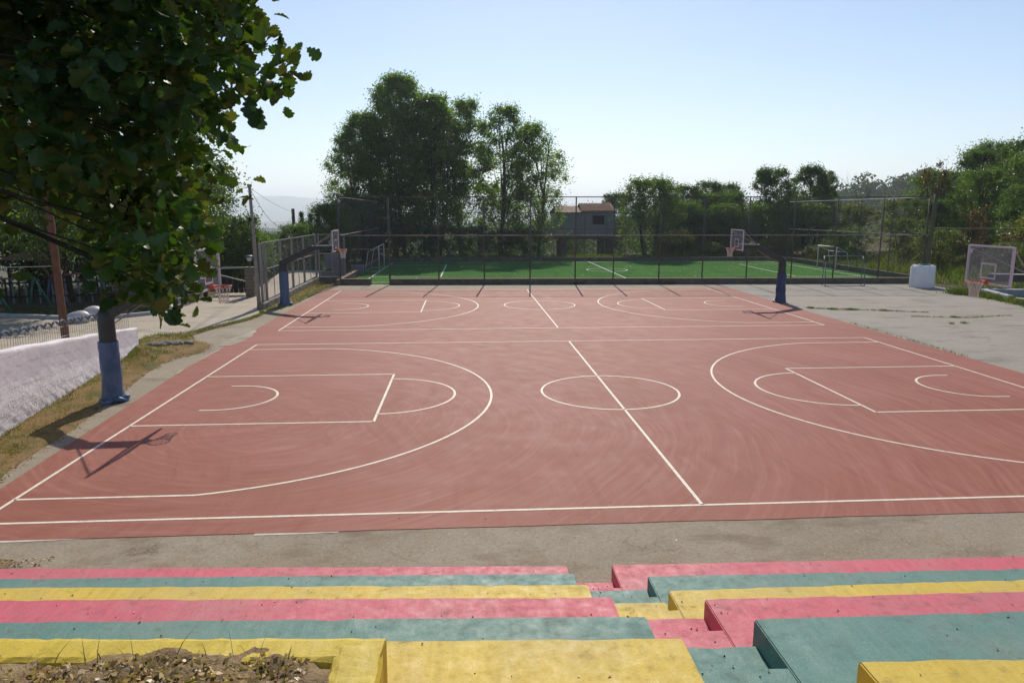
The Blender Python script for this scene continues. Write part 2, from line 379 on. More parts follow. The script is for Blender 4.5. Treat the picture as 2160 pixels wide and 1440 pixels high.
# leaves
M['lf_oak'] = leaf_mat('oak_leaves', [(.020, .046, .012), (.032, .068, .016), (.048, .090, .020), (.085, .100, .025)], .25, 1.3, .03)
M['lf_pop'] = leaf_mat('poplar_leaves', [(.066, .126, .042), (.092, .165, .052), (.12, .19, .058), (.20, .215, .062)], .56, .25, .04)
M['lf_dark'] = leaf_mat('dark_leaves', [(.032, .064, .022), (.045, .085, .027), (.060, .105, .034), (.080, .112, .036)], .45, .35, .03)
M['lf_mid'] = leaf_mat('mid_green_leaves', [(.040, .082, .023), (.058, .108, .030), (.075, .126, .036), (.110, .140, .042)], .5, .35, .03)
M['lf_olive'] = leaf_mat('olive_leaves', [(.055, .075, .026), (.075, .098, .034), (.105, .125, .045), (.130, .130, .048)], .45, .4, .03)
M['lf_yel'] = leaf_mat('yellow_green_leaves', [(.070, .100, .022), (.100, .125, .028), (.135, .140, .035), (.15, .11, .03)], .45, .5, .05)
M['lf_red'] = leaf_mat('reddish_leaves', [(.085, .045, .024), (.12, .055, .028), (.075, .070, .028), (.14, .075, .035)], .4, .5, .04)
M['lf_con'] = leaf_mat('conifer_needles', [(.012, .030, .014), (.018, .042, .018), (.026, .052, .022)], .2, .5, .04)
M['lf_far'] = leaf_mat('wood_leaves', [(.025, .048, .020), (.036, .062, .025), (.048, .070, .028), (.062, .072, .030)], .35, .04, .03)
M['gr_green'] = leaf_mat('green_grass', [(.050, .090, .018), (.075, .12, .022), (.10, .13, .03), (.19, .155, .06)], .35, 1.2, .03)
M['gr_dry'] = leaf_mat('dry_grass', [(.16, .125, .055), (.22, .17, .085), (.12, .11, .04), (.28, .215, .12)], .35, 1.2, .03)
M['litter'] = leaf_mat('dead_leaves', [(.15, .085, .04), (.27, .165, .085), (.40, .275, .155), (.52, .40, .26)], .15, 3, .03)
M['drystraw'] = leaf_mat('dry_straw', [(.30, .205, .12), (.42, .31, .19), (.52, .40, .26), (.22, .14, .08)], .2, 3, .03)
M['pellets'] = leaf_mat('dark_seed_litter', [(.022, .018, .012), (.035, .026, .016), (.05, .035, .018)], .05, 3, .03)
M['palebits'] = leaf_mat('pale_debris', [(.42, .38, .30), (.55, .50, .42), (.66, .62, .55)], .1, 3, .02)

# ------------------------------------------------------------------ terrain
def sstep(a, b, x):
    t = np.clip((x - a) / (b - a), 0, 1); return t * t * (3 - 2 * t)
def road_z(x, y): return np.clip((19 - y) * .09, 0, 1.35)
def wob(x, y, s, seed=0):
    return (np.sin(x * s + 1.3 + seed) * np.cos(y * s * 1.17 - .4 + seed * 2) + .5 * np.sin(x * s * 2.3 + y * s * 1.9 + seed) + .3 * np.cos(x * s * 4.1 - y * s * 3.7 + 1))
def T(x, y):
    x = np.asarray(x, float); y = np.asarray(y, float)
    z = np.full(np.broadcast(x, y).shape, -.07)
    d = np.hypot(x - 8, y + 11)
    # left road plateau
    left = sstep(-3.2, -4.4, x)
    z = z + left * road_z(x, y)
    # bleacher mound behind and beneath the seats
    m = sstep(-1, -6, x) * 0 + 1
    z = z + np.clip((-3.6 - y) * .40, 0, 2.35) * m * (1 - left)
    z = z + left * np.clip((-3.6 - y) * .2, 0, 1.2)
    # falls away behind the pitch
    back = np.clip(y - 64, 0, 260) * .05
    z = z - back * sstep(62, 66, y) - np.clip(y - 260, 0, 1300) * .022
    z = z - sstep(82, 170, y) * sstep(45, 5, x) * 9
    # and down to the left beyond the road
    z = z - sstep(-3.5, -13, x) * sstep(40, 62, y) * 4.2 - sstep(-20, -60, x) * 3
    # right bank
    z = z + np.clip(x - 46 - 3 * wob(x * 0, y, .08), 0, 45) * .17 * sstep(-15, 10, y) * (1 - sstep(95, 160, y))
    z = z + 44 * np.exp(-(((x - 400) / 150) ** 2 + ((y - 380) / 170) ** 2))
    z = z + 16 * np.exp(-(((x - 235) / 55) ** 2 + ((y - 350) / 70) ** 2))
    # roughness
    far = sstep(70, 300, d)
    z = z + far * (1.6 * wob(x, y, .021, 1)) + sstep(500, 1500, d) * 9 * wob(x, y, .0019, 2)
    # far hills
    f = sstep(5600, 8200, y - .12 * x)
    ridge = 188 + 16 * np.sin(x / 420 + 1.2) + 12 * np.sin(x / 173) + 26 * np.exp(-((x + 1750) / 330) ** 2) - .02 * (x + 1600)
    z = z + f * ridge
    return z
ang = np.concatenate([np.linspace(-40, 50, 340) , np.linspace(50, 320, 110)[1:-1]]) * math.pi / 180
rad = np.concatenate([np.linspace(1.5, 100, 100), np.geomspace(100, 11500, 110)[1:]])
AA, RR = np.meshgrid(ang, rad, indexing='ij'); gx = 8 + RR * np.sin(AA); gy = -11 + RR * np.cos(AA); gz = T(gx, gy)
na, nr = AA.shape; V = np.stack([gx, gy, gz], -1).reshape(-1, 3)
i, j = np.meshgrid(np.arange(na), np.arange(nr - 1), indexing='ij'); i2 = (i + 1) % na
F = np.stack([i * nr + j, i * nr + j + 1, i2 * nr + j + 1, i2 * nr + j], -1).reshape(-1, 4)
cen = len(V); V = np.vstack([V, [[8, -11, float(T(8, -11))]]])
np_obj('terrain', V, F, M['earth'], kind='structure', smooth=True)
b = MB(); b.add([(8, -11, float(T(8, -11)))] + [tuple(V[k * nr]) for k in range(na)], [(0, 1 + (k + 1) % na, 1 + k) for k in range(na)]); b.build('ground_patch', M['earth'], kind='structure')

# ------------------------------------------------------------------ flat surfaces
def jag(p0, p1, n, amp, seed):
    r = random.Random(seed); out = []
    for k in range(n):
        t_ = k / n; x = p0[0] + (p1[0] - p0[0]) * t_; y = p0[1] + (p1[1] - p0[1]) * t_
        dx, dy = p1[0] - p0[0], p1[1] - p0[1]; L_ = math.hypot(dx, dy); a = r.uniform(-amp, amp) if 0 < k else 0
        out.append((x - dy / L_ * a, y + dx / L_ * a))
    return out
def sheet(name, poly, z, m, kind='structure', parent=None, thick=.05):
    b = MB(); b.prism(poly, z - thick, z); return b.build(name, m, parent, kind)
L, W = 23.97, 16.03
G0, W2 = 19.29, 15.84
asph = [(-6, -9.5), (32, -9.5), (32, 2), (27.0, 11.0), (25.45, 13.5), (25.5, 36.0), (25.3, 39.6), (-.6, 39.6), (-1.5, 35), (-2.1, 29), (-2.5, 26.5), (-2.6, 24), (-3.2, 21), (-4.2, 18.6), (-3.9, 15.5), (-2.4, 13.2)] + jag((-2.12, 12), (-1.2, 6), 6, .08, 4) + [(-.95, 2.2), (-3, -.6), (-4, -3)]
sheet('asphalt_apron', asph, -.004, M['asphalt'])
sheet('concrete_yard', [(25.6, 39.4), (40.6, 37.4), (40.2, 34.2), (38.9, 31.5), (38.7, 26.2), (37.5, 21), (37, 8), (40, 0), (45, -8), (32.2, -8.6), (26.5, -3.2), (25.3, .2), (25.3, 14)], .0, M['pad'])
red = jag((-.62, -.63), (25.4, -.62), 40, .012, 1) + [(25.4, -.62), (25.35, 20)] + [(25.55, 35.6)] + [(-1.05, 35.7)] + jag((-1.05, 35.7), (-1.08, 15.5), 24, .02, 2) + [(-1.12, 12.0)] + [(-.55, 1.3)]
court = sheet('court_surface', red, .004, M['red'], thick=.012)
# road on the left, following its slope
rx = [(-3.9, -4), (-3.75, 14.2), (-4.25, 15.8), (-4.5, 16.9), (-4.5, 18.1), (-3.62, 18.7), (-3.18, 20.2), (-2.78, 21.4), (-2.38, 22.8), (-2.2, 24.2), (-2.75, 26.4), (-3.0, 30), (-3.1, 44), (-4.2, 52), (-7.8, 52), (-5.6, 36), (-7.3, 33.5), (-7.1, 28.6), (-7.5, 24.6), (-9.3, 22.8), (-14.5, 24.4), (-24, 26.5), (-24, -4)]
def clipy(poly, y0, y1):
    def cut(p, yy, keep_above):
        out = []
        for k in range(len(p)):
            a, b_ = p[k], p[(k + 1) % len(p)]
            ia = a[1] >= yy if keep_above else a[1] <= yy; ib = b_[1] >= yy if keep_above else b_[1] <= yy
            if ia: out.append(a)
            if ia != ib:
                t_ = (yy - a[1]) / (b_[1] - a[1]); out.append((a[0] + (b_[0] - a[0]) * t_, yy))
        return out
    return cut(cut(poly, y0, True), y1, False)
b = MB(); zf = lambda x, y: float(road_z(x, y)) + .0
for y0, y1 in ((-4, 4), (4, 19), (19, 52)):
    pc = clipy(rx, y0, y1)
    b.add([(x, y, zf(x, y)) for x, y in pc], [tuple(range(len(pc)))[::-1]])
b.build('road', M['road'], kind='structure')
for p in bpy.data.objects['road'].data.polygons:
    if p.normal.z < 0: p.flip()
# verge: soft strip between wall and asphalt, sloping up to the road
vout = [(-2.5, 3.0), (-2.75, 5.3), (-3.15, 9), (-3.55, 13), (-3.7, 14.5), (-4.2, 15.9), (-4.45, 17), (-4.45, 18), (-3.6, 18.65), (-3.15, 20.2), (-2.75, 21.4), (-2.35, 22.8), (-2.15, 24.2), (-2.5, 25.9)]
vin = [(-.72, 1.4), (-.98, 2.9), (-1.15, 5.5), (-2.05, 11.0), (-2.05, 13.2), (-1.4, 14.6), (-1.6, 16.0), (-2.6, 17.2), (-3.2, 18.15), (-2.9, 19.9), (-2.5, 21.2), (-2.1, 22.5), (-1.95, 24.0), (-2.2, 25.2)]
zo = [.02, .05, .08, .14, .34, .30, .20, .11, .05, .04, .03, .03, .03, .03]
b = MB()
def resamp(P, n):
    P = np.array(P, float); t_ = np.linspace(0, len(P) - 1, n); k = np.clip(t_.astype(int), 0, len(P) - 2); f = (t_ - k)[:, None]
    return P[k] * (1 - f) + P[k + 1] * f
A_ = resamp([(x, y, z) for (x, y), z in zip(vout, zo)], 90); B_ = resamp([(x, y, -.02) for x, y in vin], 90)
rows = []
for k in range(90):
    for s_ in range(9):
        f = s_ / 8; p_ = A_[k] * (1 - f) + B_[k] * f
        if 0 < s_ < 8: p_ = p_ + np.array([R.uniform(-.03, .03), R.uniform(-.03, .03), .03 + R.uniform(-.015, .03)])
        if s_ == 8: p_ = p_ + np.array([R.uniform(-.05, .05), 0, 0])
        rows.append(p_)
np_obj('verge', np.array(rows), np.array([(k * 9 + s_, k * 9 + s_ + 1, (k + 1) * 9 + s_ + 1, (k + 1) * 9 + s_) for k in range(89) for s_ in range(8)]), M['verge'], kind='structure', smooth=True)
sheet('crumbled_patch', jag((-1.35, 15.9), (-.85, 16.0), 5, .05, 9) + jag((-.7, 17.1), (-.85, 19.3), 8, .09, 10) + [(-1.0, 19.6)] + jag((-1.1, 19.5), (-1.45, 16.2), 8, .12, 12), .0065, M['sand'])
sheet('soil_spill', jag((-1.2, -2.2), (1.9, -2.15), 8, .05, 13) + jag((2.1, -2.1), (1.2, -1.2), 6, .12, 14) + jag((1.0, -1.2), (-.9, -.9), 9, .12, 15), .0, M['soil'], thick=.012)
fverge = jag((-1.35, 28.8), (-1.2, 36), 12, .15, 16) + [(-1.0, 38.8), (-2.6, 41.5), (-2.7, 26.6), (-2.1, 25.6)] + jag((-2.1, 25.8), (-1.3, 28), 5, .1, 17)
sheet('fence_verge', fverge, .006, M['verge'], thick=.03)
# the football pitch
turf = sheet('turf_pitch', [(-.4, 39.3), (41.0, 37.9), (41.3, 61.2), (-.4, 62.8)], .03, M['turf'])
tl = 0.10
def strip(b, pts, w, z, closed=False):
    P = [Vector((p[0], p[1], 0)) for p in pts]; k = len(P); vs = []
    for a in range(k):
        if closed: t_ = P[(a + 1) % k] - P[a - 1]
        else: t_ = P[min(a + 1, k - 1)] - P[max(a - 1, 0)]
        t_.normalize(); n_ = Vector((-t_.y, t_.x, 0)) * w / 2
        vs += [(P[a].x - n_.x, P[a].y - n_.y, z), (P[a].x + n_.x, P[a].y + n_.y, z)]
    fs = [(2*a, 2*((a+1) % k), 2*((a+1) % k)+1, 2*a+1) for a in range(k if closed else k - 1)]
    b.add(vs, fs)
def arc(cx, cy, r, a0, a1, n=40): return [(cx + r * math.cos(math.radians(a0 + (a1 - a0) * k / n)), cy + r * math.sin(math.radians(a0 + (a1 - a0) * k / n))) for k in range(n + 1)]
def lines(parent, specs, z, m, w):
    for nm, pts, cl in specs:
        b = MB(); strip(b, pts, w, z, cl); o = b.build(nm, m, parent)
lines(turf, [('goal_line', [(.68, 40.4), (.84, 60.9)], False), ('penalty_line', [(6.08, 44.8), (6.2, 57.6)], False), ('penalty_line', [(.7, 44.75), (6.12, 44.75)], False), ('penalty_line', [(.8, 57.5), (6.2, 57.5)], False),
             ('halfway_line', [(20.15, 39.6), (20.5, 61.3)], False), ('centre_circle', arc(20.3, 50.5, 1.75, 0, 351, 39), True),
             ('goal_line', [(39.2, 38.9), (38.8, 60.3)], False), ('penalty_line', [(33.8, 43.1), (34.4, 56.5)], False), ('penalty_line', [(33.8, 43.1), (39.1, 43.0)], False), ('penalty_line', [(34.4, 56.5), (38.9, 56.4)], False),
             ('touch_line', [(.84, 60.9), (38.8, 60.3)], False), ('touch_line', [(.68, 40.4), (39.2, 38.95)], False)], .035, M['turfline'], .10)
# basketball markings
def court_lines(y0, w, kh, near_only=False):
    m_ = y0 + w / 2; r3, h3, c3, rr_ = 7.19, 7.0, 1.45, 1.92
    th = math.degrees(math.asin(h3 / r3)); xs = c3 + r3 * math.cos(math.radians(th))
    sp = [('sideline', [(-.03, y0), (L + .03, y0)], False), ('sideline', [(.0, y0 + w), (L, y0 + w)], False), ('baseline', [(0, y0), (0, y0 + w)], False), ('baseline', [(L, y0), (L, y0 + w)], False),
          ('centre_line', [(L / 2, y0), (L / 2, y0 + w)], False), ('centre_circle', arc(L / 2, m_, rr_, 0, 354, 59), True)]
    for s_ in (0, 1):
        fx = (lambda p: p) if s_ == 0 else (lambda p: (L - p[0], p[1]))
        g = lambda pts: [fx(p) for p in pts]
        sp += [('key_line', g([(0, m_ - kh), (5.71, m_ - kh)]), False), ('key_line', g([(0, m_ + kh), (5.71, m_ + kh)]), False), ('free_throw_line', g([(5.71, m_ - kh - .03), (5.71, m_ + kh + .03)]), False),
               ('free_throw_arc', g(arc(5.71, m_, rr_, -90, 90)), False), ('no_charge_arc', g([(1.15, m_ - 1.3)] + arc(1.45, m_, 1.3, -90, 90) + [(1.15, m_ + 1.3)]), False),
               ('three_point_line', g([(0, m_ - h3)] + arc(c3, m_, r3, -th, th, 70) + [(0, m_ + h3)]), False)]
    return sp
lines(court, court_lines(0, W, 2.58), .008, M['line'], .065)
lines(court, court_lines(G0, W2, 2.5), .008, M['line'], .065)
lines(court, [('old_line', [(-.5, -.66), (1.0, -.655), (2.2, -.60)], False), ('old_line', [(4.6, -.66), (5.3, -.655), (5.9, -.63)], False)], .0005, M['oldline'], .07)
for ya, yb, sd_ in ((11.2, 15.2, 33),):
    lines(court, [('old_line', [(-1.10, y_) for y_ in np.linspace(ya, yb, 12)], False)], .0005, M['oldline'], .05)

# ------------------------------------------------------------------ terraces
cols = ['pink', 'teal', 'yellow', 'pink', 'teal', 'yellow', 'pink', 'teal']
HZ = .38
LF = [((1.81,-2.28),(9.24,-2.70)),((2.47,-3.29),(9.19,-3.61)),((3.08,-4.22),(9.19,-4.56)),((3.70,-5.16),(9.25,-5.48)),((4.37,-6.18),(9.31,-6.43)),((7.4,-7.22),(9.31,-7.31)),((7.4,-8.3),(9.35,-8.42)),((7.4,-9.3),(9.35,-9.4))]
RF = [((9.84,-2.71),(15.48,-2.84)),((10.05,-3.73),(14.62,-3.85)),((10.0,-4.73),(13.84,-4.75)),((10.08,-5.57),(13.09,-5.62)),((10.13,-6.52),(12.29,-6.55)),((10.31,-7.62),(11.35,-7.66)),((10.35,-8.6),(12,-8.65)),((10.35,-9.6),(12,-9.65))]
def tier(parent, name, p0, p1, xa, xb, depth, z1, m, seed):
    """one concrete step with slightly worn, uneven edges"""
    r = random.Random(seed); dx, dy = p1[0] - p0[0], p1[1] - p0[1]; sl = dy / dx
    n = max(2, int(abs(xb - xa) / .16)); vs = []; fs = []
    for k in range(n + 1):
        x = xa + (xb - xa) * k / n; yf = p0[1] + sl * (x - p0[0]) + r.uniform(-.003, .003); yb = yf - depth; dz = r.uniform(-.0025, .0025)
        c_ = .018 + r.uniform(-.006, .008) + (r.uniform(.005, .02) if r.random() < .12 else 0)
        vs += [(x, yf, 0), (x, yf, z1 - c_ + dz), (x, yf - c_, z1 + dz), (x, yf - depth * .5, z1 + r.uniform(-.006, .003)), (x, yb, z1 - .002), (x, yb, 0)]
    for k in range(n):
        a = k * 6
        for j_ in range(5): fs.append((a + j_, a + j_ + 1, a + 6 + j_ + 1, a + 6 + j_))
    fs += [tuple(range(0, 6)), tuple(range(n * 6, n * 6 + 6))[::-1]]
    me = bpy.data.meshes.new(name); me.from_pydata(vs, [], fs); me.materials.append(m); me.update()
    import bmesh
    bm = bmesh.new(); bm.from_mesh(me); bmesh.ops.recalc_face_normals(bm, faces=bm.faces)
    bmesh.ops.bevel(bm, geom=[e for e in bm.edges if len(e.link_faces) == 2 and e.calc_face_angle() > 1.2 and abs(e.verts[0].co.x - e.verts[1].co.x) < .02 and max(v.co.z for v in e.verts) > z1 - .1], offset=.010, segments=2, affect='EDGES')
    bm.to_mesh(me); bm.free()
    o = bpy.data.objects.new(name, me); link(o); o.parent = parent; return o
bl = thing('terrace', 'painted concrete terrace seating left of the little stairway', 'terrace', (0, 0, 0))
br_ = thing('terrace', 'painted concrete terrace seating right of the little stairway', 'terrace', (0, 0, 0))
st_ = thing('stairway', 'narrow painted steps running down between the two terrace blocks', 'stairs', (0, 0, 0))
for k in range(8):
    nl = LF[min(k + 1, 7)]; dl = LF[k][1][1] - nl[1][1] + (.25 if k < 7 else 4)
    o = tier(bl, 'seat_tier', LF[k][0], LF[k][1], -5.0, LF[k][1][0], dl + .0, HZ * (k + 1), M[cols[k]], 10 + k); o['label'] = cols[k] + ' painted tier'
    nr_ = RF[min(k + 1, 7)]; dr = RF[k][0][1] - nr_[0][1] + (.25 if k < 7 else 4)
    o = tier(br_, 'seat_tier', RF[k][0], RF[k][1], RF[k][0][0], 30.0, dr, HZ * (k + 1), M[cols[k]], 30 + k); o['label'] = cols[k] + ' painted tier'
SF = [-2.80, -3.68, -4.61, -5.53, -6.56, -7.55, -8.5]
SB = [-3.27, -4.16, -5.07, -6.03, -7.09, -8.0, -9.0]
for k in range(7):
    xa, xb = LF[k][1][0] - .004, RF[k][0][0] + .004
    nxt = SF[k + 1] if k < 6 else -9.6
    o = tier(st_, 'step', (xa, SF[k]), (xb, SF[k] - .02), xa, xb, SF[k] - SB[k] + .1, HZ * k + .19, M[cols[k]], 60 + k); o['label'] = cols[k] + ' painted step'
    o = tier(st_, 'step', (xa, SB[k]), (xb, SB[k] - .02), xa, xb, SB[k] - nxt + .1, HZ * (k + 1) - .006, M[cols[k]], 80 + k); o['label'] = cols[k] + ' painted step'
# raised planting bed at lower left with its rough kerb
bed = thing('planting_bed', 'raised bed of dry leaves edged by a rough yellow kerb', 'planting bed', (0, 0, 0))
def rough_bar(name, pts, w, z0, z1, m, parent, seed, amp=.012, seg=.09):
    """kerb: polyline swept with jittered rounded cross-section"""
    r = random.Random(seed); P = []
    for a in range(len(pts) - 1):
        d_ = math.dist(pts[a], pts[a + 1]); n = max(1, int(d_ / seg))
        P += [(pts[a][0] + (pts[a+1][0] - pts[a][0]) * k / n, pts[a][1] + (pts[a+1][1] - pts[a][1]) * k / n) for k in range(n)]
    P.append(pts[-1]); vs = []; fs = []
    prof = [(-.5, 0), (-.5, .90), (-.44, .975), (-.30, 1), (.30, 1), (.44, .975), (.5, .90), (.5, 0)]
    for a, p_ in enumerate(P):
        q0, q1 = P[max(a - 1, 0)], P[min(a + 1, len(P) - 1)]; tx, ty = q1[0] - q0[0], q1[1] - q0[1]; l_ = math.hypot(tx, ty); nx, ny = -ty / l_, tx / l_
        for u_, h_ in prof:
            vs.append((p_[0] + nx * u_ * w + r.uniform(-amp, amp), p_[1] + ny * u_ * w + r.uniform(-amp, amp), z0 + (z1 - z0) * h_ + r.uniform(-amp, amp) * (h_ > 0)))
    k8 = len(prof)
    fs = [(a*k8+j_, a*k8+j_+1, (a+1)*k8+j_+1, (a+1)*k8+j_) for a in range(len(P) - 1) for j_ in range(k8 - 1)] + [tuple(range(k8))[::-1], tuple(range((len(P)-1)*k8, len(P)*k8))]
    b = MB(); b.add(vs, fs); o = b.build(name, m, parent, smooth=False)
    import bmesh
    bm = bmesh.new(); bm.from_mesh(o.data); bmesh.ops.recalc_face_normals(bm, faces=bm.faces); bm.to_mesh(o.data); bm.free(); return o
rough_bar('kerb_stone', [(-4, -7.27), (5.3, -7.75), (7.475, -7.885)], .24, 2.27, 2.655, M['kerby'], bed, 5, .004, .06)
rough_bar('kerb_stone', [(7.335, -7.86), (7.35, -8.0), (7.36, -12.5)], .27, 2.27, 2.66, M['kerby'], bed, 6, .004, .06)
N = 60; gxs = np.linspace(-3, 7.3, 160); gys = np.linspace(-12.4, -7.72, 70); GX, GY = np.meshgrid(gxs, gys, indexing='ij')
edge_y = np.interp(gxs, [-3, 5.3, 7.3], [-7.33, -7.80, -7.93])[:, None] + (.035*np.sin(gxs*4)+.03*np.sin(gxs*9.3+1))[:, None]
inn = np.clip((edge_y - GY) / .35, -1, 1); inn2 = np.clip((7.22 - GX) / .30, -1, 1)
mi_ = np.minimum(inn, inn2); GZ = 2.655 + np.where(mi_ < 0, .26, .055) * mi_ + .035 * (wob(GX, GY, 5, 3)) * .6 + .02 * wob(GX, GY, 17, 1) + R.uniform(-.008, .008, GX.shape)
V = np.stack([GX, GY, GZ], -1).reshape(-1, 3); n1, n2 = GX.shape
i, j = np.meshgrid(np.arange(n1 - 1), np.arange(n2 - 1), indexing='ij')
np_obj('soil', V, np.stack([i*n2+j, (i+1)*n2+j, (i+1)*n2+j+1, i*n2+j+1], -1).reshape(-1, 4), M['soil'], bed, smooth=True)
def bed_z(x, y):
    a = int(np.clip(np.searchsorted(gxs, x), 1, n1 - 1)); c_ = int(np.clip(np.searchsorted(gys, y), 1, n2 - 1)); return GZ[a, c_]

# ------------------------------------------------------------------ scattered small stuff
def cards(P, size, mats, name, parent=None, kind='stuff', flat=0., aspect=.6, mi=None, upright=False, bend=.25):
    """leaf cards: two triangles folded along the midrib. P (n,3), size (n,)"""
    n = len(P); 
    if n == 0: return None
    u = R.normal(size=(n, 3)); u[:, 2] *= (1 - flat); 
    if upright: u = R.normal(size=(n, 3)) * .25; u[:, 2] = 1
    u /= np.linalg.norm(u, axis=1)[:, None]
    w = R.normal(size=(n, 3)); 
    if flat > .5: w[:, 2] *= (1 - flat)
    w -= (w * u).sum(1)[:, None] * u; w /= np.linalg.norm(w, axis=1)[:, None]; nn = np.cross(u, w)
    s = size[:, None]; a = P - u * s * .5; c_ = P + u * s * .5
    l_ = P + w * s * aspect * .5 + nn * s * bend * R.uniform(-1, 1, (n, 1)); r_ = P - w * s * aspect * .5 + nn * s * bend * R.uniform(-1, 1, (n, 1))
    V = np.stack([a, r_, c_, l_], 1).reshape(-1, 3); k = np.arange(n)[:, None] * 4
    return np_obj(name, V, np.hstack([k, k + 1, k + 2, k + 3]), mats, parent, kind, mi)
def blades(P, h, m, name, parent=None, lean=.35, width=.012, kind='stuff'):
    n = len(P); d = R.normal(size=(n, 2)) * lean; a = R.uniform(0, 2 * np.pi, n); wv = np.stack([np.cos(a), np.sin(a), a * 0], 1) * (width * R.uniform(.6, 1.3, n))[:, None]
    tip = P + np.stack([d[:, 0] * h, d[:, 1] * h, h], 1); mid = P + np.stack([d[:, 0] * h * .3, d[:, 1] * h * .3, h * .55], 1)
    V = np.stack([P - wv, P + wv, mid + wv * .7, tip, mid - wv * .7], 1).reshape(-1, 3); k = np.arange(n)[:, None] * 5
    return np_obj(name, V, np.hstack([k, k+1, k+2, k+3, k+4]), m, parent, kind)
def along(pts, n, spread, zoff=0):
    P = resamp(pts, 400); idx = R.randint(0, 400, n); Q = P[idx].copy(); Q[:, :2] += R.normal(size=(n, 2)) * spread; 
    if Q.shape[1] == 2: Q = np.hstack([Q, np.zeros((n, 1))])
    Q[:, 2] += zoff; return Q

def tag_stuff(o, label, cat): return tag(o, label, cat, kind='stuff')
# verge grass: bilinear scatter on the verge strip
def verge_pts(n, k0, k1, f0, f1, bias=1):
    kk = R.uniform(k0, k1, n); f = f0 + (f1 - f0) * R.uniform(0, 1, n) ** bias; ki = kk.astype(int).clip(0, 88); 
    g_ = (kk - ki).clip(0, 1)[:, None]; a_ = A_[ki] * (1 - g_) + A_[ki + 1] * g_; b_ = B_[ki] * (1 - g_) + B_[ki + 1] * g_
    return a_ * (1 - f)[:, None] + b_ * f[:, None] + np.stack([R.normal(0, .03, n), R.uniform(-.05, .05, n), np.full(n, .02)], 1)
n = 9000; m_ = (R.uniform(0, 1, n) < .5)
tag_stuff(blades(verge_pts(5200, 0, 26, 0, .8, 1.3), R.uniform(.03, .09, 5200), M['gr_dry'], 'dry_grass', width=.007), 'dry straw coloured grass along the foot of the whitewashed wall', 'grass')
tag_stuff(blades(np.vstack([verge_pts(2600, 22, 50, 0, .75), verge_pts(2400, 50, 89, 0, .95), verge_pts(1300, 5, 26, 0, .25)]), R.uniform(.03, .10, 6300), M['gr_green'], 'green_grass', width=.008), 'short green grass beside the road and beyond the wall end', 'grass')
tag_stuff(cards(verge_pts(6500, 0, 46, .1, 1.05), R.uniform(.025, .07, 6500), M['litter'], 'fallen_leaves', flat=.85), 'brown fallen leaves strewn along the verge beside the court', 'leaves')
P = np.stack([R.uniform(-2.6, -1.3, 2600), R.uniform(26, 41, 2600), np.full(2600, .005)], 1); P[:, 0] -= .2 * sstep(30, 26, P[:, 1])
tag_stuff(blades(P[:1800], R.uniform(.03, .14, 1800), M['gr_green'], 'green_grass', width=.012), 'patchy grass at the foot of the steel fence panels', 'grass')
# weeds growing in the joints of the concrete yard
wp = [along([(25.9, 24.9, 0), (27.3, 24.3, 0), (29.1, 23.8, 0), (31.2, 22.9, 0)], 650, .035), along([(29.5, 21.6, 0), (31.9, 21.0, 0), (34.5, 21.6, 0)], 330, .035), along([(25.5, 20, 0), (25.42, 12, 0)], 220, .03)]
for cx_, cy_, k_, sp_ in ((27.0, 24.4, 250, .12), (27.9, 24.2, 350, .15), (29.4, 23.7, 200, .12), (26.1, 24.9, 160, .1), (31.4, 21.2, 120, .1), (29.9, 19.3, 60, .07), (30.6, 19.4, 90, .08)):
    wp.append(np.stack([R.normal(cx_, sp_, k_), R.normal(cy_, sp_, k_), np.zeros(k_)], 1))
P = np.vstack(wp); tag_stuff(blades(P, R.uniform(.02, .11, len(P)), M['gr_green'], 'joint_weeds', width=.009), 'green weeds growing in the joints of the concrete yard', 'weeds')
P = np.vstack([along([(25.9, 24.95, 0), (29.1, 23.8, 0), (31.2, 22.9, 0)], 500, .06), along([(29.5, 21.6, 0), (31.9, 21.0, 0), (34.5, 21.6, 0)], 300, .05)])
tag_stuff(cards(P, R.uniform(.03, .09, len(P)), M['litter'], 'joint_debris', flat=.9), 'dry debris caught in the joints of the concrete yard', 'debris')

def scatter_steps(n, pell):
    out = []
    for _ in range(n):
        side = R.rand() < .55; k = R.randint(0, 6); F_ = LF if side else RF
        x = R.uniform(1.5, F_[k][1][0]) if side else R.uniform(F_[k][0][0], 15.5)
        p0, p1 = F_[k]; y = p0[1] + (p1[1] - p0[1]) / (p1[0] - p0[0]) * (x - p0[0]); q0, q1 = F_[k + 1]; y2 = q0[1] + (q1[1] - q0[1]) / (q1[0] - q0[0]) * (x - q0[0])
        out.append((x, R.uniform(y2, y - .02), HZ * (k + 1) + .006))
    for _ in range(n // 9):
        k = R.randint(0, 5); out.append((R.uniform(9.35, 10), R.uniform(SB[k], SF[k]), HZ * k + .197)); out.append((R.uniform(9.35, 10), R.uniform(SF[k+1], SB[k]), HZ * (k + 1) + .002))
    return np.array(out)
P = scatter_steps(420, True); tag_stuff(cards(P, R.uniform(.012, .028, len(P)), M['pellets'], 'seed_litter', flat=.8, aspect=.75, bend=.4), 'tiny dark seeds and droppings scattered over the painted tiers', 'debris')
P = scatter_steps(150, False); tag_stuff(cards(P, R.uniform(.015, .035, len(P)), M['litter'], 'leaf_litter', flat=.85), 'small brown leaf scraps scattered over the painted tiers', 'debris')
P = np.stack([R.uniform(-.3, 24, 500), R.uniform(-.5, 16, 500) ** 1.0, np.full(500, .012)], 1); P[:, 1] = -.5 + 15 * R.uniform(0, 1, 500) ** 2
tag_stuff(cards(P, R.uniform(.012, .035, 500), M['litter'], 'court_litter', flat=.9), 'tiny leaf scraps lying on the red court', 'debris')
P = np.stack([R.uniform(-1, 20, 900), R.uniform(-2.6, -.7, 900), np.full(900, -.004)], 1)
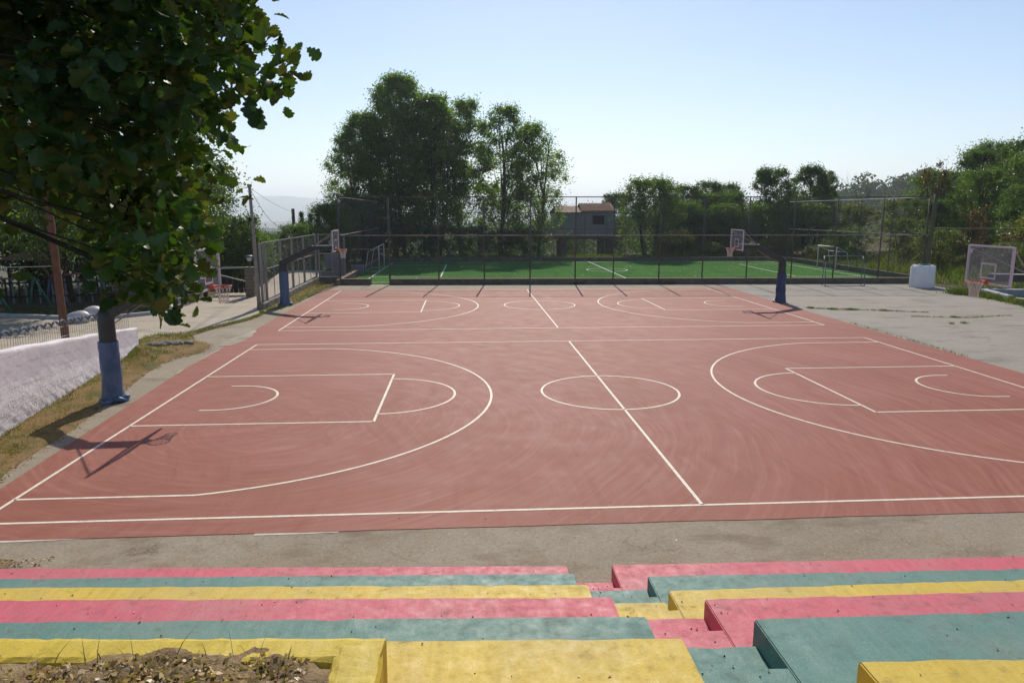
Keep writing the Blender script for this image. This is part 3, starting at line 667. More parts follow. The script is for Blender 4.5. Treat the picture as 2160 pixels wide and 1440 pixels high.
tag_stuff(cards(P, R.uniform(.01, .035, 900), [M['litter'], M['palebits']], 'apron_litter', flat=.9, mi=(R.uniform(size=900) < .25).astype(int)), 'leaf scraps and grit on the asphalt apron', 'debris')
P = np.stack([R.uniform(-1.2, 1.9, 1100), -2.2 + 1.0 * R.uniform(0, 1, 1100) ** 1.4, np.full(1100, .004)], 1)
tag_stuff(cards(P, R.uniform(.02, .06, 1100), M['litter'], 'leaf_drift', flat=.7), 'drift of dry leaves against the left end of the lowest tier', 'leaves')
# bits on the turf
P = np.stack([R.uniform(1, 40, 420), 39.6 + 21 * R.uniform(0, 1, 420) ** 1.3, np.full(420, .05)], 1)
tag_stuff(cards(P, R.uniform(.05, .15, 420), M['palebits'], 'turf_leaves', flat=.8), 'pale fallen leaves dotted over the football turf', 'leaves')
# bed litter
bx = np.stack([R.uniform(3.2, 7.12, 9000), R.uniform(-9.3, -7.93, 9000)], 1); bz = np.array([bed_z(x, y) for x, y in bx])
tag_stuff(cards(np.hstack([bx, bz[:, None] + .012]), R.uniform(.014, .05, 9000), [M['litter'], M['drystraw']], 'bed_leaves', flat=.6, mi=(R.uniform(size=9000) < .7).astype(int)), 'dry leaves and straw covering the raised bed', 'leaves')
bx = np.stack([R.uniform(3.2, 7.1, 900), R.uniform(-9.3, -7.9, 900)], 1); bz = np.array([bed_z(x, y) for x, y in bx])
tag_stuff(blades(np.hstack([bx, bz[:, None]]), R.uniform(.03, .13, 900), M['gr_dry'], 'bed_straw', lean=.9, width=.0035), 'wispy dry grass standing in the raised bed', 'grass')
# single pieces lying on the front tiers
def pod(x, y, z, l, rz, label, m=None):
    b = MB(); pts = [(-l/2, 0, .012), (-l*.2, .006, .018), (l*.15, -.004, .018), (l/2, .01, .012)]; b.path(pts, [.004, .013, .014, .005], 7)
    o = b.build('seed_pod', m or M['green_pod'], smooth=True); o.location = (x, y, z); o.rotation_euler = (0, 0, rz); tag(o, label, 'seed pod', 'dark green pods on the yellow tier'); return o
M['green_pod'] = worn('green_pod', (.035, .055, .02), .6, .5, 30)
pod(7.96, -7.83, 2.285, .13, .9, 'dark green pod lying askew nearer the raised bed kerb')
pod(8.76, -7.92, 2.285, .075, .05, 'short dark pod lying crosswise on the front yellow tier')

# ------------------------------------------------------------------ whitewashed wall on the left
wall = thing('retaining_wall', 'whitewashed rough stone retaining wall along the left verge', 'wall', (0, 0, 0))
WP = [(-1.9, .5), (-2.5, 5.0), (-3.1, 9.5), (-3.68, 14.55)]
nx_, nz_ = 260, 30; wl = resamp(WP, nx_); vs = []; 
for k in range(nx_):
    y = wl[k, 1]; zt = .94 + (14.55 - y) * .102 + .012 * math.sin(y * 3)
    tdir = wl[min(k + 1, nx_ - 1)] - wl[max(k - 1, 0)]; tdir = tdir / np.linalg.norm(tdir); nrm = np.array([tdir[1], -tdir[0]])
    endt = min(1, (nx_ - 1 - k) / 5)
    for j_ in range(nz_):
        f = j_ / (nz_ - 1); z = -.1 + (zt + .1) * f; low = max(0, 1 - f * 2.1) ** .8
        l2 = max(0, 1 - f * 2.6); off = .05 * low + .0 + (.002 + .020 * l2) * wob(y * 1.4, z * 2.4, 6.1, 2) + .014 * l2 * wob(y * 1.7 + z, z * 2.9 - y * .6, 15.0, 5) + .003 * l2 * R.uniform(-1, 1) + .004 * wob(y, z, 1.1, 4) - (.02 if f > .97 else 0)
        vs.append((wl[k, 0] + nrm[0] * off, wl[k, 1] + nrm[1] * off - (1 - endt) * .0, z + (R.uniform(-.01, .01) if f < 1 else 0)))
front = np.array(vs)
back = []
for k in range(nx_):
    y = wl[k, 1]; zt = .94 + (14.55 - y) * .102 + .012 * math.sin(y * 3)
    back += [(wl[k, 0] - .32, y, zt - .01), (wl[k, 0] - .40, y, 0)]
Vw = np.vstack([front, np.array(back)]); F = [(k*nz_+j_, (k+1)*nz_+j_, (k+1)*nz_+j_+1, k*nz_+j_+1) for k in range(nx_-1) for j_ in range(nz_-1)]
o0 = nx_ * nz_
F += [(k*nz_+nz_-1, (k+1)*nz_+nz_-1, o0+2*(k+1), o0+2*k) for k in range(nx_-1)] + [(o0+2*k, o0+2*(k+1), o0+2*(k+1)+1, o0+2*k+1) for k in range(nx_-1)]
np_obj('wall_body', Vw, np.array(F), M['whitewall'], wall, smooth=True)
b = MB(); e = (nx_ - 1) * nz_
ev = [tuple(front[e + j_]) for j_ in range(nz_)] + [tuple(back[-2]), tuple(back[-1])]
b.add(ev, [tuple(range(len(ev)))[::-1]]); b.build('wall_end', M['whitewall'], wall)
# loose stones past the wall end
for k, (x, y, z, s_) in enumerate(((-3.3, 14.9, .22, .24), (-3.05, 15.2, .22, .2), (-2.75, 15.5, .18, .22), (-3.35, 14.5, .12, .16), (-2.45, 15.9, .14, .15))):
    rr2 = np.random.RandomState(50 + k); import bmesh
    me = bpy.data.meshes.new('stone'); bm = bmesh.new(); bmesh.ops.create_icosphere(bm, subdivisions=2, radius=1)
    for v in bm.verts: v.co = Vector((v.co.x * s_ * 1.5 + rr2.uniform(-.03, .03), v.co.y * s_ + rr2.uniform(-.03, .03), v.co.z * s_ * .6 + rr2.uniform(-.02, .02)))
    bm.to_mesh(me); bm.free(); me.materials.append(M['stone']); o = bpy.data.objects.new('stone', me); link(o); o.location = (x, y, z); o.rotation_euler = (0, 0, .5 * k + .6)
    tag(o, ['large grey stone directly at the wall end', 'flat grey stone second from the wall end', 'grey stone in the middle of the row by the road', 'small stone low in the grass under the wall end', 'small stone farthest from the wall end'][k], 'stone', 'stones set past the end of the whitewashed wall')

# wire mesh fence over the wall, with its rope-like top
mf = thing('mesh_fence', 'low bent wire mesh fence with scalloped top behind the whitewashed wall', 'fence', (0, 0, 0))
b = MB(); nw = 0; MP = [(-3.55, 3.0), (-4.2, 8.0), (-4.6, 12.0), (-4.75, 16.2)]; ml = resamp(MP, 90)
def mz(y): return 1.33 + (16 - y) * .058
for k in range(90):
    x, y = ml[k]; z = mz(y); b.tube((x, y, z - .75), (x + .02 * math.sin(k), y, z), .006, n=4)
for h_ in (-.12, -.42): b.path([(p_[0], p_[1], mz(p_[1]) + h_) for p_ in ml[::3]], .005, 4)
b.build('wire_mesh', M['steel'], mf, 'stuff')
b = MB()
pp = resamp(MP, 26)
for k in range(25):
    x, y = pp[k]; x2, y2 = pp[k + 1]; b.path([(x, y, mz(y) - .05), (x + (x2 - x) * .25, y + (y2 - y) * .25, mz(y) + .04), ((x + x2) / 2, (y + y2) / 2, mz(y) + .075), (x + (x2 - x) * .75, y + (y2 - y) * .75, mz(y) + .04), (x2, y2, mz(y) - .05)], .034, 6)
b.build('scalloped_top', M['barrel'], mf, smooth=True)

# ------------------------------------------------------------------ poles and cables
def pole(name, label, x, y, z0, z1, r0, r1, m, lean=(0, 0), cat='pole', n=10, ex=None):
    t_ = thing(name, label, cat, (x, y, z0)); b = MB(); b.path([(lean[0]*k/4, lean[1]*k/4, (z1-z0)*k/4) for k in range(5)], [r0+(r1-r0)*k/4 for k in range(5)], n); b.build('shaft', m, t_, smooth=True)
    if ex: ex(t_, z1 - z0, lean)
    return t_
def collar(t_, h, lean):
    b = MB(); b.tube((lean[0], lean[1], h - .12), (lean[0], lean[1], h + .01), .115, n=10); b.build('cap', M['concpole'], t_); b = MB(); b.tube((lean[0] + .1, lean[1], h - .25), (lean[0] + .17, lean[1], h - .25), .03, n=6); b.build('insulator', M['steel'], t_)
pole('utility_pole', 'tall pale concrete pole at the near end of the steel fence', -2.78, 26.55, 0, 6.35, .105, .075, M['concpole'], (-.12, 0), ex=collar)
pole('utility_pole', 'brown wooden pole standing behind the whitewashed wall', -6.42, 15.0, .2, 6.2, .135, .12, M['brownpole'], (-.1, 0))
pole('utility_pole', 'dark old wooden pole among the trees beyond the steel fence', -8.44, 60, -3.5, 5.3, .2, .15, M['oldpole'], (-.05, 0))
def cable(a, b_, sag, r, m, label, kind_grp='overhead cables'):
    b = MB(); n = 20; b.path([tuple(a[i_] + (b_[i_] - a[i_]) * k / n - (4 * sag * (k / n) * (1 - k / n) if i_ == 2 else 0) for i_ in range(3)) for k in range(n + 1)], r, 5)
    o = b.build('overhead_cable', m, smooth=True); tag(o, label, 'cable', kind_grp)
pt = (-2.9, 26.55, 6.2)
cable(pt, (-8.44, 60, 5.0), .2, .011, M['cable'], 'upper thin cable from the concrete pole to the old wooden pole')
cable(pt, (-8.5, 60, 4.9), 1.6, .014, M['cable'], 'sagging cable from the concrete pole to the old wooden pole')
cable(pt, (-18, 36, 8.6), .3, .010, M['cable'], 'cable rising left from the concrete pole top')
cable(pt, (-17, 30, 5.9), .3, .010, M['cable'], 'cable running down left from the concrete pole into the trees')
cable((-26, 62, 2.2), (-8.44, 60, 2.1), .35, .02, M['cable'], 'dark cable crossing low over the valley trees')
cable((-16, 14, 3.8), (-6.45, 15.0, 3.1), .25, .012, M['cablepale'], 'pale cable tied to the brown pole above the playground')
cable((40.6, 37.3, 3.9), (60, 30, 5.6), .55, .015, M['cablepale'], 'pale cable hanging before the trees at the right edge')

# ------------------------------------------------------------------ basketball stands
def net_part(parent, c, r=.225):
    b = MB(); n = 12; lv = [(0, r), (.12, r * .80), (.24, r * .62), (.36, r * .52), (.47, r * .56)]
    for k in range(n):
        for s_ in (1, -1):
            pts = []
            for q_, (dz, rr3) in enumerate(lv):
                a = 2 * math.pi * (k + s_ * q_ * .5) / n; pts.append((c[0] + rr3 * math.cos(a), c[1] + rr3 * math.sin(a), c[2] - dz))
            b.path(pts, .0065, 4)
    return b.build('net', M['net'], parent)
def hoop_stand(label, y, side, poley, wrapm, wrapz, wrapamp, hi=True, braces=True, wrap_seed=1, pole_x=None, rim_x=1.533):
    """side=+1: stands at the left baseline and reaches towards +x"""
    s_ = side; X = (lambda v: v) if s_ > 0 else (lambda v: L - v)
    px_ = -1.62 if pole_x is None else pole_x
    t_ = thing('basketball_stand', label, 'basketball hoop', (X(px_), poley, 0), 0, 'basketball stands round the two red courts')
    bx_ = X(px_)
    def W_(x, y_, z): return (X(x) - bx_, y_ - poley, z)
    b = MB(); b.path([W_(px_, poley, 0), W_(px_, poley, 1.2), W_(px_, poley, 2.18), W_(px_ + .04, poley, 2.42)], [.215, .21, .205, .2], 12); b.build('post', M['pole'], t_, smooth=True)
    # slanting box arm, then level head
    ay = poley; b = MB(); b.beam(W_(px_ - .10, ay, 2.25), W_(-.05, (ay + y) / 2, 3.12), .30, .30); b.build('arm', M['pole'], t_, bevel=.03)
    b = MB(); b.beam(W_(-.20, (ay + y) / 2, 3.11), W_(1.10, y, 3.13), .24, .20); b.build('arm_head', M['pole'], t_, bevel=.02)
    b = MB(); b.beam(W_(.1, (ay + y) / 2 , 3.225), W_(1.10, y, 3.245), .2, .02); b.build('head_plate', M['white'], t_)
    b = MB(); b.tube(W_(px_ + .22, ay - .05, 2.10), W_(-.02, (ay + y) / 2 - .04, 2.93), .016); b.build('tie_rod', M['steel'], t_)
    for sy in (-1, 1):
        b = MB(); b.tube(W_(-.02, (ay + y) / 2, 3.22), W_(1.13, y + sy * .85, 3.93), .02); b.build('brace', M['steel'], t_)
    # padding: wrinkled tarpaulin
    r = random.Random(wrap_seed); nz2, na2 = 22, 26; vs = []
    for k in range(nz2):
        f = k / (nz2 - 1); z = .02 + (wrapz - .02) * f; flare = .04 * max(0, 1 - f * 5) + wrapamp * .5 * max(0, 1 - f * 1.6)
        for a in range(na2):
            an = 2 * math.pi * a / na2; w_ = .245 + flare + wrapamp * (.5 * math.sin(3 * an + 9 * f + wrap_seed) + .4 * math.sin(5 * an - 17 * f)) * (1 - .5 * f) + r.uniform(-1, 1) * .006
            vs.append((w_ * math.cos(an), w_ * math.sin(an), z))
    b = MB(); b.add(vs, [(k*na2+a, k*na2+(a+1)%na2, (k+1)*na2+(a+1)%na2, (k+1)*na2+a) for k in range(nz2-1) for a in range(na2)] ); wo_ = b.build('padding_wrap', wrapm, t_, smooth=True)
    for q_ in range(3):
        b = MB(); a0 = r.uniform(0, 6.3) if q_ else -.4 * s_ ; pts = [(.27 * math.cos(a0 + f * 1.6) * (1 + .25 * math.sin(f * 3)), .27 * math.sin(a0 + f * 1.6) * (1 + .25 * math.sin(f * 3)), .06 + .05 * math.sin(f * 5 + q_)) for f in np.linspace(0, 1, 8)]
        b.path(pts, [.03, .06, .075, .07, .06, .07, .05, .02], 7); b.build('wrap_fold', wrapm, wo_, smooth=True)
    # backboard
    bbx = 1.17; hw, z0_, z1_ = .90, 2.93, 4.04
    board = MB(); c0, c1 = W_(bbx, y - hw, 0), W_(bbx, y + hw, 0); th = .012
    x0_, x1_ = sorted((c0[0] - th, c0[0] + th)); ya_, yb_ = c0[1], c1[1]
    board.box(x0_, x1_, ya_ + .03, yb_ - .03, z0_ + .03, z1_ - .03); bo = board.build('backboard', M['acrylic'], t_)
    fr = MB(); f2 = .025
    for (a0_, a1_, zz0, zz1) in ((ya_, yb_, z0_, z0_ + .05), (ya_, yb_, z1_ - .05, z1_), (ya_, ya_ + .05, z0_ + .05, z1_ - .05), (yb_ - .05, yb_, z0_ + .05, z1_ - .05)):
        fr.box(x0_ - f2 + .005, x1_ + f2 - .005, a0_, a1_, zz0, zz1)
    fr.build('board_frame', M['white'], bo)
    sq = MB(); ym = (ya_ + yb_) / 2; xs_ = x1_ if s_ > 0 else x0_ - .006; f3 = .05
    for (a0_, a1_, zz0, zz1) in ((ym - .30, ym + .30, 3.10, 3.10 + f3), (ym - .30, ym + .30, 3.55 - f3, 3.55), (ym - .30, ym - .30 + f3, 3.15, 3.50), (ym + .30 - f3, ym + .30, 3.15, 3.50)):
        sq.box(xs_ + .001, xs_ + .007, a0_, a1_, zz0, zz1)
    sq.build('target_square', M['white'], bo)
    if hi:
        b = MB(); b.box(xs_ + .001, xs_ + .006, yb_ - .20, yb_ - .06, z1_ - .24, z1_ - .12); b.build('board_sticker', M['white'], bo)
    # bracket, rim, net
    rc_ = W_(rim_x, y, 3.05); br2 = MB(); br2.beam((rc_[0] - s_ * .34, rc_[1], 3.0), (rc_[0] - s_ * .22, rc_[1], 3.03), .16, .13); br2.build('rim_bracket', M['rim'], t_)
    b = MB(); b.ring(rc_, .225, .011, 28, 6); ro = b.build('rim', M['rim'], t_, smooth=True)
    b = MB(); 
    for q_ in range(12):
        a = 2 * math.pi * q_ / 12; b.ring((rc_[0] + .22 * math.cos(a), rc_[1] + .22 * math.sin(a), 3.035), .012, .003, 6, 4)
    for sy in (-1, 1): b.beam((rc_[0] - s_ * .24, rc_[1] + sy * .07, 3.03), (rc_[0] - s_ * .06, rc_[1] + sy * .215, 3.045), .012, .02)
    b.build('net_hooks', M['rim'], ro, 'stuff')
    net_part(t_, rc_); return t_
hoop_stand('basketball stand with blue wrapped post beside the whitewashed wall', 8.02, 1, 7.85, M['wrap'], 1.62, .02, wrap_seed=2, pole_x=-1.47)
hoop_stand('basketball stand at far left before the steel fence', 27.2, 1, 27.9, M['wrap'], 1.85, .012, wrap_seed=4, pole_x=-1.78, hi=False)
hoop_stand('basketball stand with rumpled navy wrapped post at far right', 27.2, -1, 27.5, M['wrapdark'], 1.62, .045, wrap_seed=7, pole_x=-1.60)
hoop_stand('basketball backboard and hoop reaching in from the right edge', 8.05, -1, 7.95, M['wrapdark'], 1.62, .03, wrap_seed=9, pole_x=-1.62)

# ------------------------------------------------------------------ tall fences round the football pitch
def mesh_strands(b, p0, p1, z0, z1, sp, r):
    p0, p1 = np.array(p0, float), np.array(p1, float); Lh = np.linalg.norm(p1 - p0); u = (p1 - p0) / Lh; H = z1 - z0
    for s_ in (1, -1):
        c = -H
        k = int((Lh + H) / sp)
        for q_ in range(k):
            a = -H + (q_ + .5) * sp  # start offset, strand runs a + t, z = t
            t0, t1 = max(0, -a), min(H, Lh - a)
            if t1 - t0 < .1: continue
            x0, x1 = a + t0, a + t1
            if s_ < 0: za, zb = z1 - t0, z1 - t1
            else: za, zb = z0 + t0, z0 + t1
            b.path([(p0[0] + u[0] * x0, p0[1] + u[1] * x0, za), (p0[0] + u[0] * x1, p0[1] + u[1] * x1, zb)], r, 3, cap=False)
def lin(x): return 39.1 - .04 * x
ff = thing('sports_fence', 'tall wire fence on a low kerb between the red court and the turf', 'fence', (0, 0, 0))
xs = [-.68, 2.74, 6.14, 9.31, 12.5, 15.66, 18.33, 21.55, 24.61, 27.74, 30.92, 33.91, 37.14, 40.35]
for k, x in enumerate(xs):
    b = MB(); b.tube((x, lin(x), .05), (x, lin(x), 6.0 if k != 2 else 6.0), .06 if k in (1,) else .048, n=8); b.build('fence_post', M['fencepost'], ff, smooth=True)
for z, m_ in ((6.0, M['fencepost']), (3.39, M['rail'])):
    for k in range(len(xs) - 1):
        b = MB(); b.tube((xs[k], lin(xs[k]) - .03, z), (xs[k+1], lin(xs[k+1]) - .03, z), .036, n=6); b.build('fence_rail', m_, ff, smooth=True)
b = MB(); b.tube((.2, lin(.2) - .03, 2.45), (2.74, lin(2.74) - .03, 2.45), .02, n=6); b.build('fence_rail', M['rail'], ff)
b = MB(); b.tube((1.43, lin(1.43), .05), (1.43, lin(1.43), 2.45), .03, n=6); b.build('fence_post', M['fencepost'], ff)
b = MB(); mesh_strands(b, (xs[0], lin(xs[0])), (xs[-1], lin(xs[-1])), .42, 6.0, .10, .0019); b.build('wire_mesh', M['wire'], ff, 'stuff')
for k in range(len(xs) - 1):
    xa, xb = xs[k], xs[k + 1]
    if k == 0: xb = 1.40
    if k == 1: xa = 2.70
    b = MB(); b.prism([(xa, lin(xa) - .12), (xb, lin(xb) - .12), (xb, lin(xb) + .12), (xa, lin(xa) + .12)], -.05, .38); b.build('kerb_block', M['kerb'], ff, bevel=.012)
    b = MB(); b.prism([(xa, lin(xa) - .135), (xb, lin(xb) - .135), (xb, lin(xb) + .135), (xa, lin(xa) + .135)], .382, .415); b.build('kerb_cap', M['kerbtop'], ff)
bf = thing('sports_fence', 'wire fence along the far side of the turf before the trees', 'fence', (0, 0, 0))
bl_ = lambda x: 62.6 - .038 * x
bxs = np.linspace(-.6, 41.0, 11)
for x in bxs: b = MB(); b.tube((x, bl_(x), 0), (x, bl_(x), 4.92), .035, n=6); b.build('fence_post', M['fencepost'], bf)
for z in (4.9, 3.3):
    b = MB(); b.tube((bxs[0], bl_(bxs[0]), z), (bxs[-1], bl_(bxs[-1]), z), .028, n=6); b.build('fence_rail', M['fencepost'], bf)
b = MB(); mesh_strands(b, (bxs[0], bl_(bxs[0])), (bxs[-1], bl_(bxs[-1])), .3, 4.9, .11, .0014); b.build('wire_mesh', M['wire'], bf, 'stuff')
b = MB(); b.prism([(-.8, bl_(-.8) - .12), (41.2, bl_(41) - .12), (41.2, bl_(41) + .12), (-.8, bl_(-.8) + .12)], -1, .42); b.build('kerb_block', M['kerb'], bf)
rf = thing('sports_fence', 'wire fence closing the right end of the football turf', 'fence', (0, 0, 0))
pr0, pr1 = (40.45, lin(40.4) - .1), (41.05, bl_(41) - .1)
for k in range(6):
    f = (k + .0) / 5; x, y = pr0[0] + (pr1[0] - pr0[0]) * f, pr0[1] + (pr1[1] - pr0[1]) * f
    if k: b = MB(); b.tube((x, y, 0), (x, y, 6.0), .036, n=6); b.build('fence_post', M['fencepost'], rf)
for z, m_, e_ in ((6.0, M['white'], 6.0), (3.35, M['rail'], 3.3)):
    b = MB(); b.tube((pr0[0], pr0[1] + .1, z), (pr1[0], pr1[1], e_), .03, n=6); b.build('fence_rail', m_, rf)
b = MB(); mesh_strands(b, pr0, pr1, .3, 6.0, .16, .0011); b.build('wire_mesh', M['wire'], rf, 'stuff')
b = MB(); b.prism([(pr0[0] - .1, pr0[1]), (pr0[0] + .14, pr0[1]), (pr1[0] + .14, pr1[1]), (pr1[0] - .1, pr1[1])], -.1, .45); b.build('kerb_block', M['kerb'], rf)
lf = thing('sports_fence', 'wire fence closing the left end of the football turf', 'fence', (0, 0, 0))
for k in range(1, 6):
    f = k / 5; b = MB(); b.tube((-.66, 39.1 + 23.4 * f, 0), (-.66, 39.1 + 23.4 * f, 6.0), .035, n=6); b.build('fence_post', M['fencepost'], lf)
for z in (6.0, 3.39): b = MB(); b.tube((-.66, 39.2, z), (-.66, 62.5, z), .028, n=6); b.build('fence_rail', M['rail'], lf)
b = MB(); mesh_strands(b, (-.66, 39.2), (-.66, 62.5), .3, 6.0, .16, .0011); b.build('wire_mesh', M['wire'], lf, 'stuff')
b = MB(); b.box(-.82, -.56, 39.3, 62.4, -.05, .38); b.build('kerb_block', M['kerb'], lf)
b = MB(); b.box(-.84, -.54, 39.3, 62.4, .382, .44); b.build('kerb_cap', M['kerbtop'], lf)
pole('corner_post', 'tall leaning timber post at the right corner of the pitch fence', 40.45, 37.35, -.05, 6.2, .16, .13, M['oldpole2'] if 'oldpole2' in M else worn('mossy_timber', (.13, .125, .075), .9, .6, 3), (.25, 0), 'post')

# steel panel fence at left
sf = thing('panel_fence', 'steel panel fence on a stone footing at left of the far court', 'fence', (0, 0, 0))
x_at = lambda y: -2.62 - .012 * (y - 26)
ys = [26.7, 27.6, 31.0, 34.0, 37.4, 41.6]
for y in ys:
    b = MB(); b.box(x_at(y) - .06, x_at(y) + .06, y - .06, y + .06, .30, 3.42); b.build('fence_post', M['steel'], sf)
for a in range(len(ys) - 1):
    y0_, y1_ = ys[a] + .06, ys[a + 1] - .06
    for z in (3.38, 1.98, .38):
        b = MB(); b.beam((x_at(y0_), y0_, z), (x_at(y1_), y1_, z), .05, .06); b.build('fence_rail', M['steel'], sf)
    ym = (y0_ + y1_) / 2; b = MB(); b.tube((x_at(ym), ym, .4), (x_at(ym), ym, 3.36), .022, n=6); b.build('stile', M['steel'], sf)
    b = MB()
    for z in np.arange(.46, 3.34, .085): b.beam((x_at(y0_), y0_, z), (x_at(y1_), y1_, z), .004, .010)
    for y in np.arange(y0_ + .1, y1_, .3): b.beam((x_at(y), y, .4), (x_at(y), y, 3.36), .004, .004)
    b.build('wire_mesh', M['steel'], sf, 'stuff')
rough_bar('stone_footing', [(-2.62, 26.2), (-2.80, 41.9)], .36, -.1, .33, M['stone'], sf, 8, .025, .3)
# cross panel joining to the pitch fence
cf = thing('gate_panel', 'steel mesh gate with a grey sheet between panel fence and pitch fence', 'gate', (0, 0, 0))
yg = 41.9
for x in (-2.65, -1.7, -.80): b = MB(); b.box(x - .05, x + .05, yg - .05, yg + .05, .30, 3.42); b.build('gate_post', M['steel'], cf)
for z in (3.38, 2.0, .38): b = MB(); b.beam((-2.62, yg, z), (-.82, yg, z), .05, .06); b.build('gate_rail', M['steel'], cf)
b = MB(); b.box(-2.3, -.86, yg + .06, yg + .09, 1.0, 2.0); b.build('sheet_panel', M['panel'], cf)
b = MB(); b.box(-2.6, -.86, yg + .10, yg + .13, .42, .72); b.build('sheet_panel', M['panel'], cf)
b = MB()
for z in np.arange(.46, 3.34, .1): b.beam((-2.6, yg, z), (-.85, yg, z), .004, .008)
b.build('wire_mesh', M['steel'], cf, 'stuff')
b = MB(); b.box(-2.8, -.7, yg - .14, yg + .2, -.1, .32); b.build('stone_footing', M['stone'], cf, bevel=.02)
b = MB(); b.box(-.95, -.68, 38.9, 42.0, -.05, .36); o = b.build('timber_edging', M['kerbtop'], bevel=.02); tag(o, 'brown timber edging running back from the pitch corner', 'edging')
for k, (x, y, lab) in enumerate(((-1.0, 46, 'pale grey crate-like box nearer the court beside the pitch corner'), (.2, 47.5, 'pale grey low box farther back beside the pitch corner'))):
    b = MB(); b.box(-.45, .45, -.3, .3, 0, .75); 
    o = b.build('storage_box', M['panel'], bevel=.03); o.location = (x - .9, y, -.05); tag(o, lab, 'box', 'grey boxes by the pitch corner')
    b2 = MB(); b2.box(-.47, .47, -.32, .32, .752, .80); b2.build('lid', M['steel'], o)

# goals
M['bluegrey'] = worn('blue_grey_metal', (.13, .15, .20), .5, .7, 5, .4)
def goal(label, p0, p1, h, depth, m, loc_dir, topd=.5, rr=.045):
    p0, p1 = Vector((*p0, 0)), Vector((*p1, 0)); t_ = thing('football_goal', label, 'goal', p0, 0, 'small football goals')
    d = Vector((loc_dir[0], loc_dir[1], 0)); q = p1 - p0; z = Vector((0, 0, h))
    for nm, a, c_, r_ in (('goal_post', Vector((0,0,0)), z, rr), ('goal_post', q, q + z, rr), ('crossbar', z, q + z, rr), ('side_stay', z, d * topd + z * .78, .025), ('side_stay', q + z, q + d * topd + z * .78, .025),
                          ('back_post', d * depth, d * topd + z * .78, .025), ('back_post', q + d * depth, q + d * topd + z * .78, .025), ('base_bar', Vector((0,0,.03)), d * depth + Vector((0,0,.03)), .025), ('base_bar', q + Vector((0,0,.03)), q + d * depth + Vector((0,0,.03)), .025), ('back_bar', d * depth + Vector((0,0,.03)), q + d * depth + Vector((0,0,.03)), .02), ('back_bar', d*topd + z*.78, q + d*topd + z*.78, .02)):
        b = MB(); b.tube(a, c_, r_, n=8); b.build(nm, m, t_, smooth=True)
    return t_
goal('white steel football goal standing at the right end of the turf', (39.4, 47.8), (39.4, 51.0), 2.06, 1.3, M['white'], (1, .05), .95)
goal('blue steel football goal standing on the concrete outside the pitch fence', (32.6, 36.6), (35.3, 36.5), 2.0, .9, M['bluegrey'], (-.25, -1), .5, .030)
goal('white steel football goal standing at the left end of the turf', (.72, 50.15), (.68, 54.4), 2.15, 1.2, M['white'], (-1, 0), .9)
goal('football goal of which only a white foot shows at the right edge', (27.05, 11.15), (28.6, 8.6), 2.0, .9, M['white'], (.8, .6), .5)

# water tank
tk = thing('water_tank', 'pale blue grey cylindrical tank covered in sheeting at the yard corner', 'tank', (38.68, 34.95, 0))
vs = []; na2 = 40; prof = [(.72, .0), (.77, .05), (.765, .5), (.75, 1.0), (.755, 1.28), (.73, 1.40), (.66, 1.47), (.5, 1.46), (.0, 1.44)]
for r_, z in prof:
    for a in range(na2): an = 2*math.pi*a/na2; w_ = 1 + .004 * math.sin(an * 9 + z * 2) + .004 * math.sin(an * 4 + 1); vs.append((r_ * w_ * math.cos(an), r_ * w_ * math.sin(an), z + (.03 * math.sin(an * 7) if z > 1.3 else 0)))
b = MB(); b.add(vs, [(k*na2+a, k*na2+(a+1)%na2, (k+1)*na2+(a+1)%na2, (k+1)*na2+a) for k in range(len(prof)-1) for a in range(na2)]); b.build('tank_body', M['tank'], tk, smooth=True)
b = MB(); b.ring((.05, 0, 1.50), .35, .035, 16, 5); b.build('cord', M['green'], tk, smooth=True)
for a in (2.2, 3.4, 4.3, 5.3): b = MB(); b.tube((.772 * math.cos(a), .772 * math.sin(a), .04), (.76 * math.cos(a), .76 * math.sin(a), 1.3), .008, n=5); b.build('seam', M['tank'], tk)
# kerb and weeds at the right side of the yard
o = rough_bar('pale_kerb', [(38.6, 26.8), (39.7, 30.4), (41.6, 30.0), (46, 27.5)], .3, -.1, .36, M['curb'], None, 11, .02, .3); tag(o, 'pale concrete kerb at the right edge of the yard', 'kerb')
o = rough_bar('pale_kerb', [(38.7, 26.4), (37.8, 20), (37.3, 10)], .3, -.1, .3, M['curb'], None, 12, .02, .3); tag(o, 'pale kerb continuing out of frame beyond the right hoop', 'kerb')
P = np.vstack([along([(38.3, 31.2, 0), (38.9, 29.8, 0), (38.6, 26.4, 0), (37.6, 22, 0)], 4500, .28), np.stack([R.normal(39.0, .45, 900), R.normal(31.0, .3, 900), np.zeros(900)], 1)])
tag_stuff(blades(P, R.uniform(.08, .42, len(P)), M['gr_green'], 'kerb_weeds', width=.015), 'bright green weeds along the kerb at the right edge of the yard', 'weeds')
P = np.stack([R.normal(28.2, .22, 500), R.normal(11.6, .16, 500), np.zeros(500)], 1)
tag_stuff(blades(P, R.uniform(.03, .2, 500), M['gr_dry'], 'dry_tuft', width=.006), 'dry grass tuft beside the white goal foot at the right edge', 'grass')
P = np.vstack([np.stack([R.uniform(41.5, 52, 6000), R.uniform(28, 60, 6000), np.zeros(6000)], 1), np.stack([R.uniform(20, 44, 9000), R.uniform(63.2, 67, 9000), np.zeros(9000)], 1), np.stack([R.uniform(-2, 20, 3000), R.uniform(63.2, 67, 3000), np.zeros(3000)], 1)])
P[:, 2] = T(P[:, 0], P[:, 1]); tag_stuff(blades(P, R.uniform(.25, .8, len(P)), [M['gr_green'], M['gr_dry']], 'meadow_grass', width=.03), 'tall dry grass beyond the pitch fences', 'grass')
P = along([(2, 38.6, 0), (25, 37.9, 0), (40, 37.3, 0)], 500, .05); 
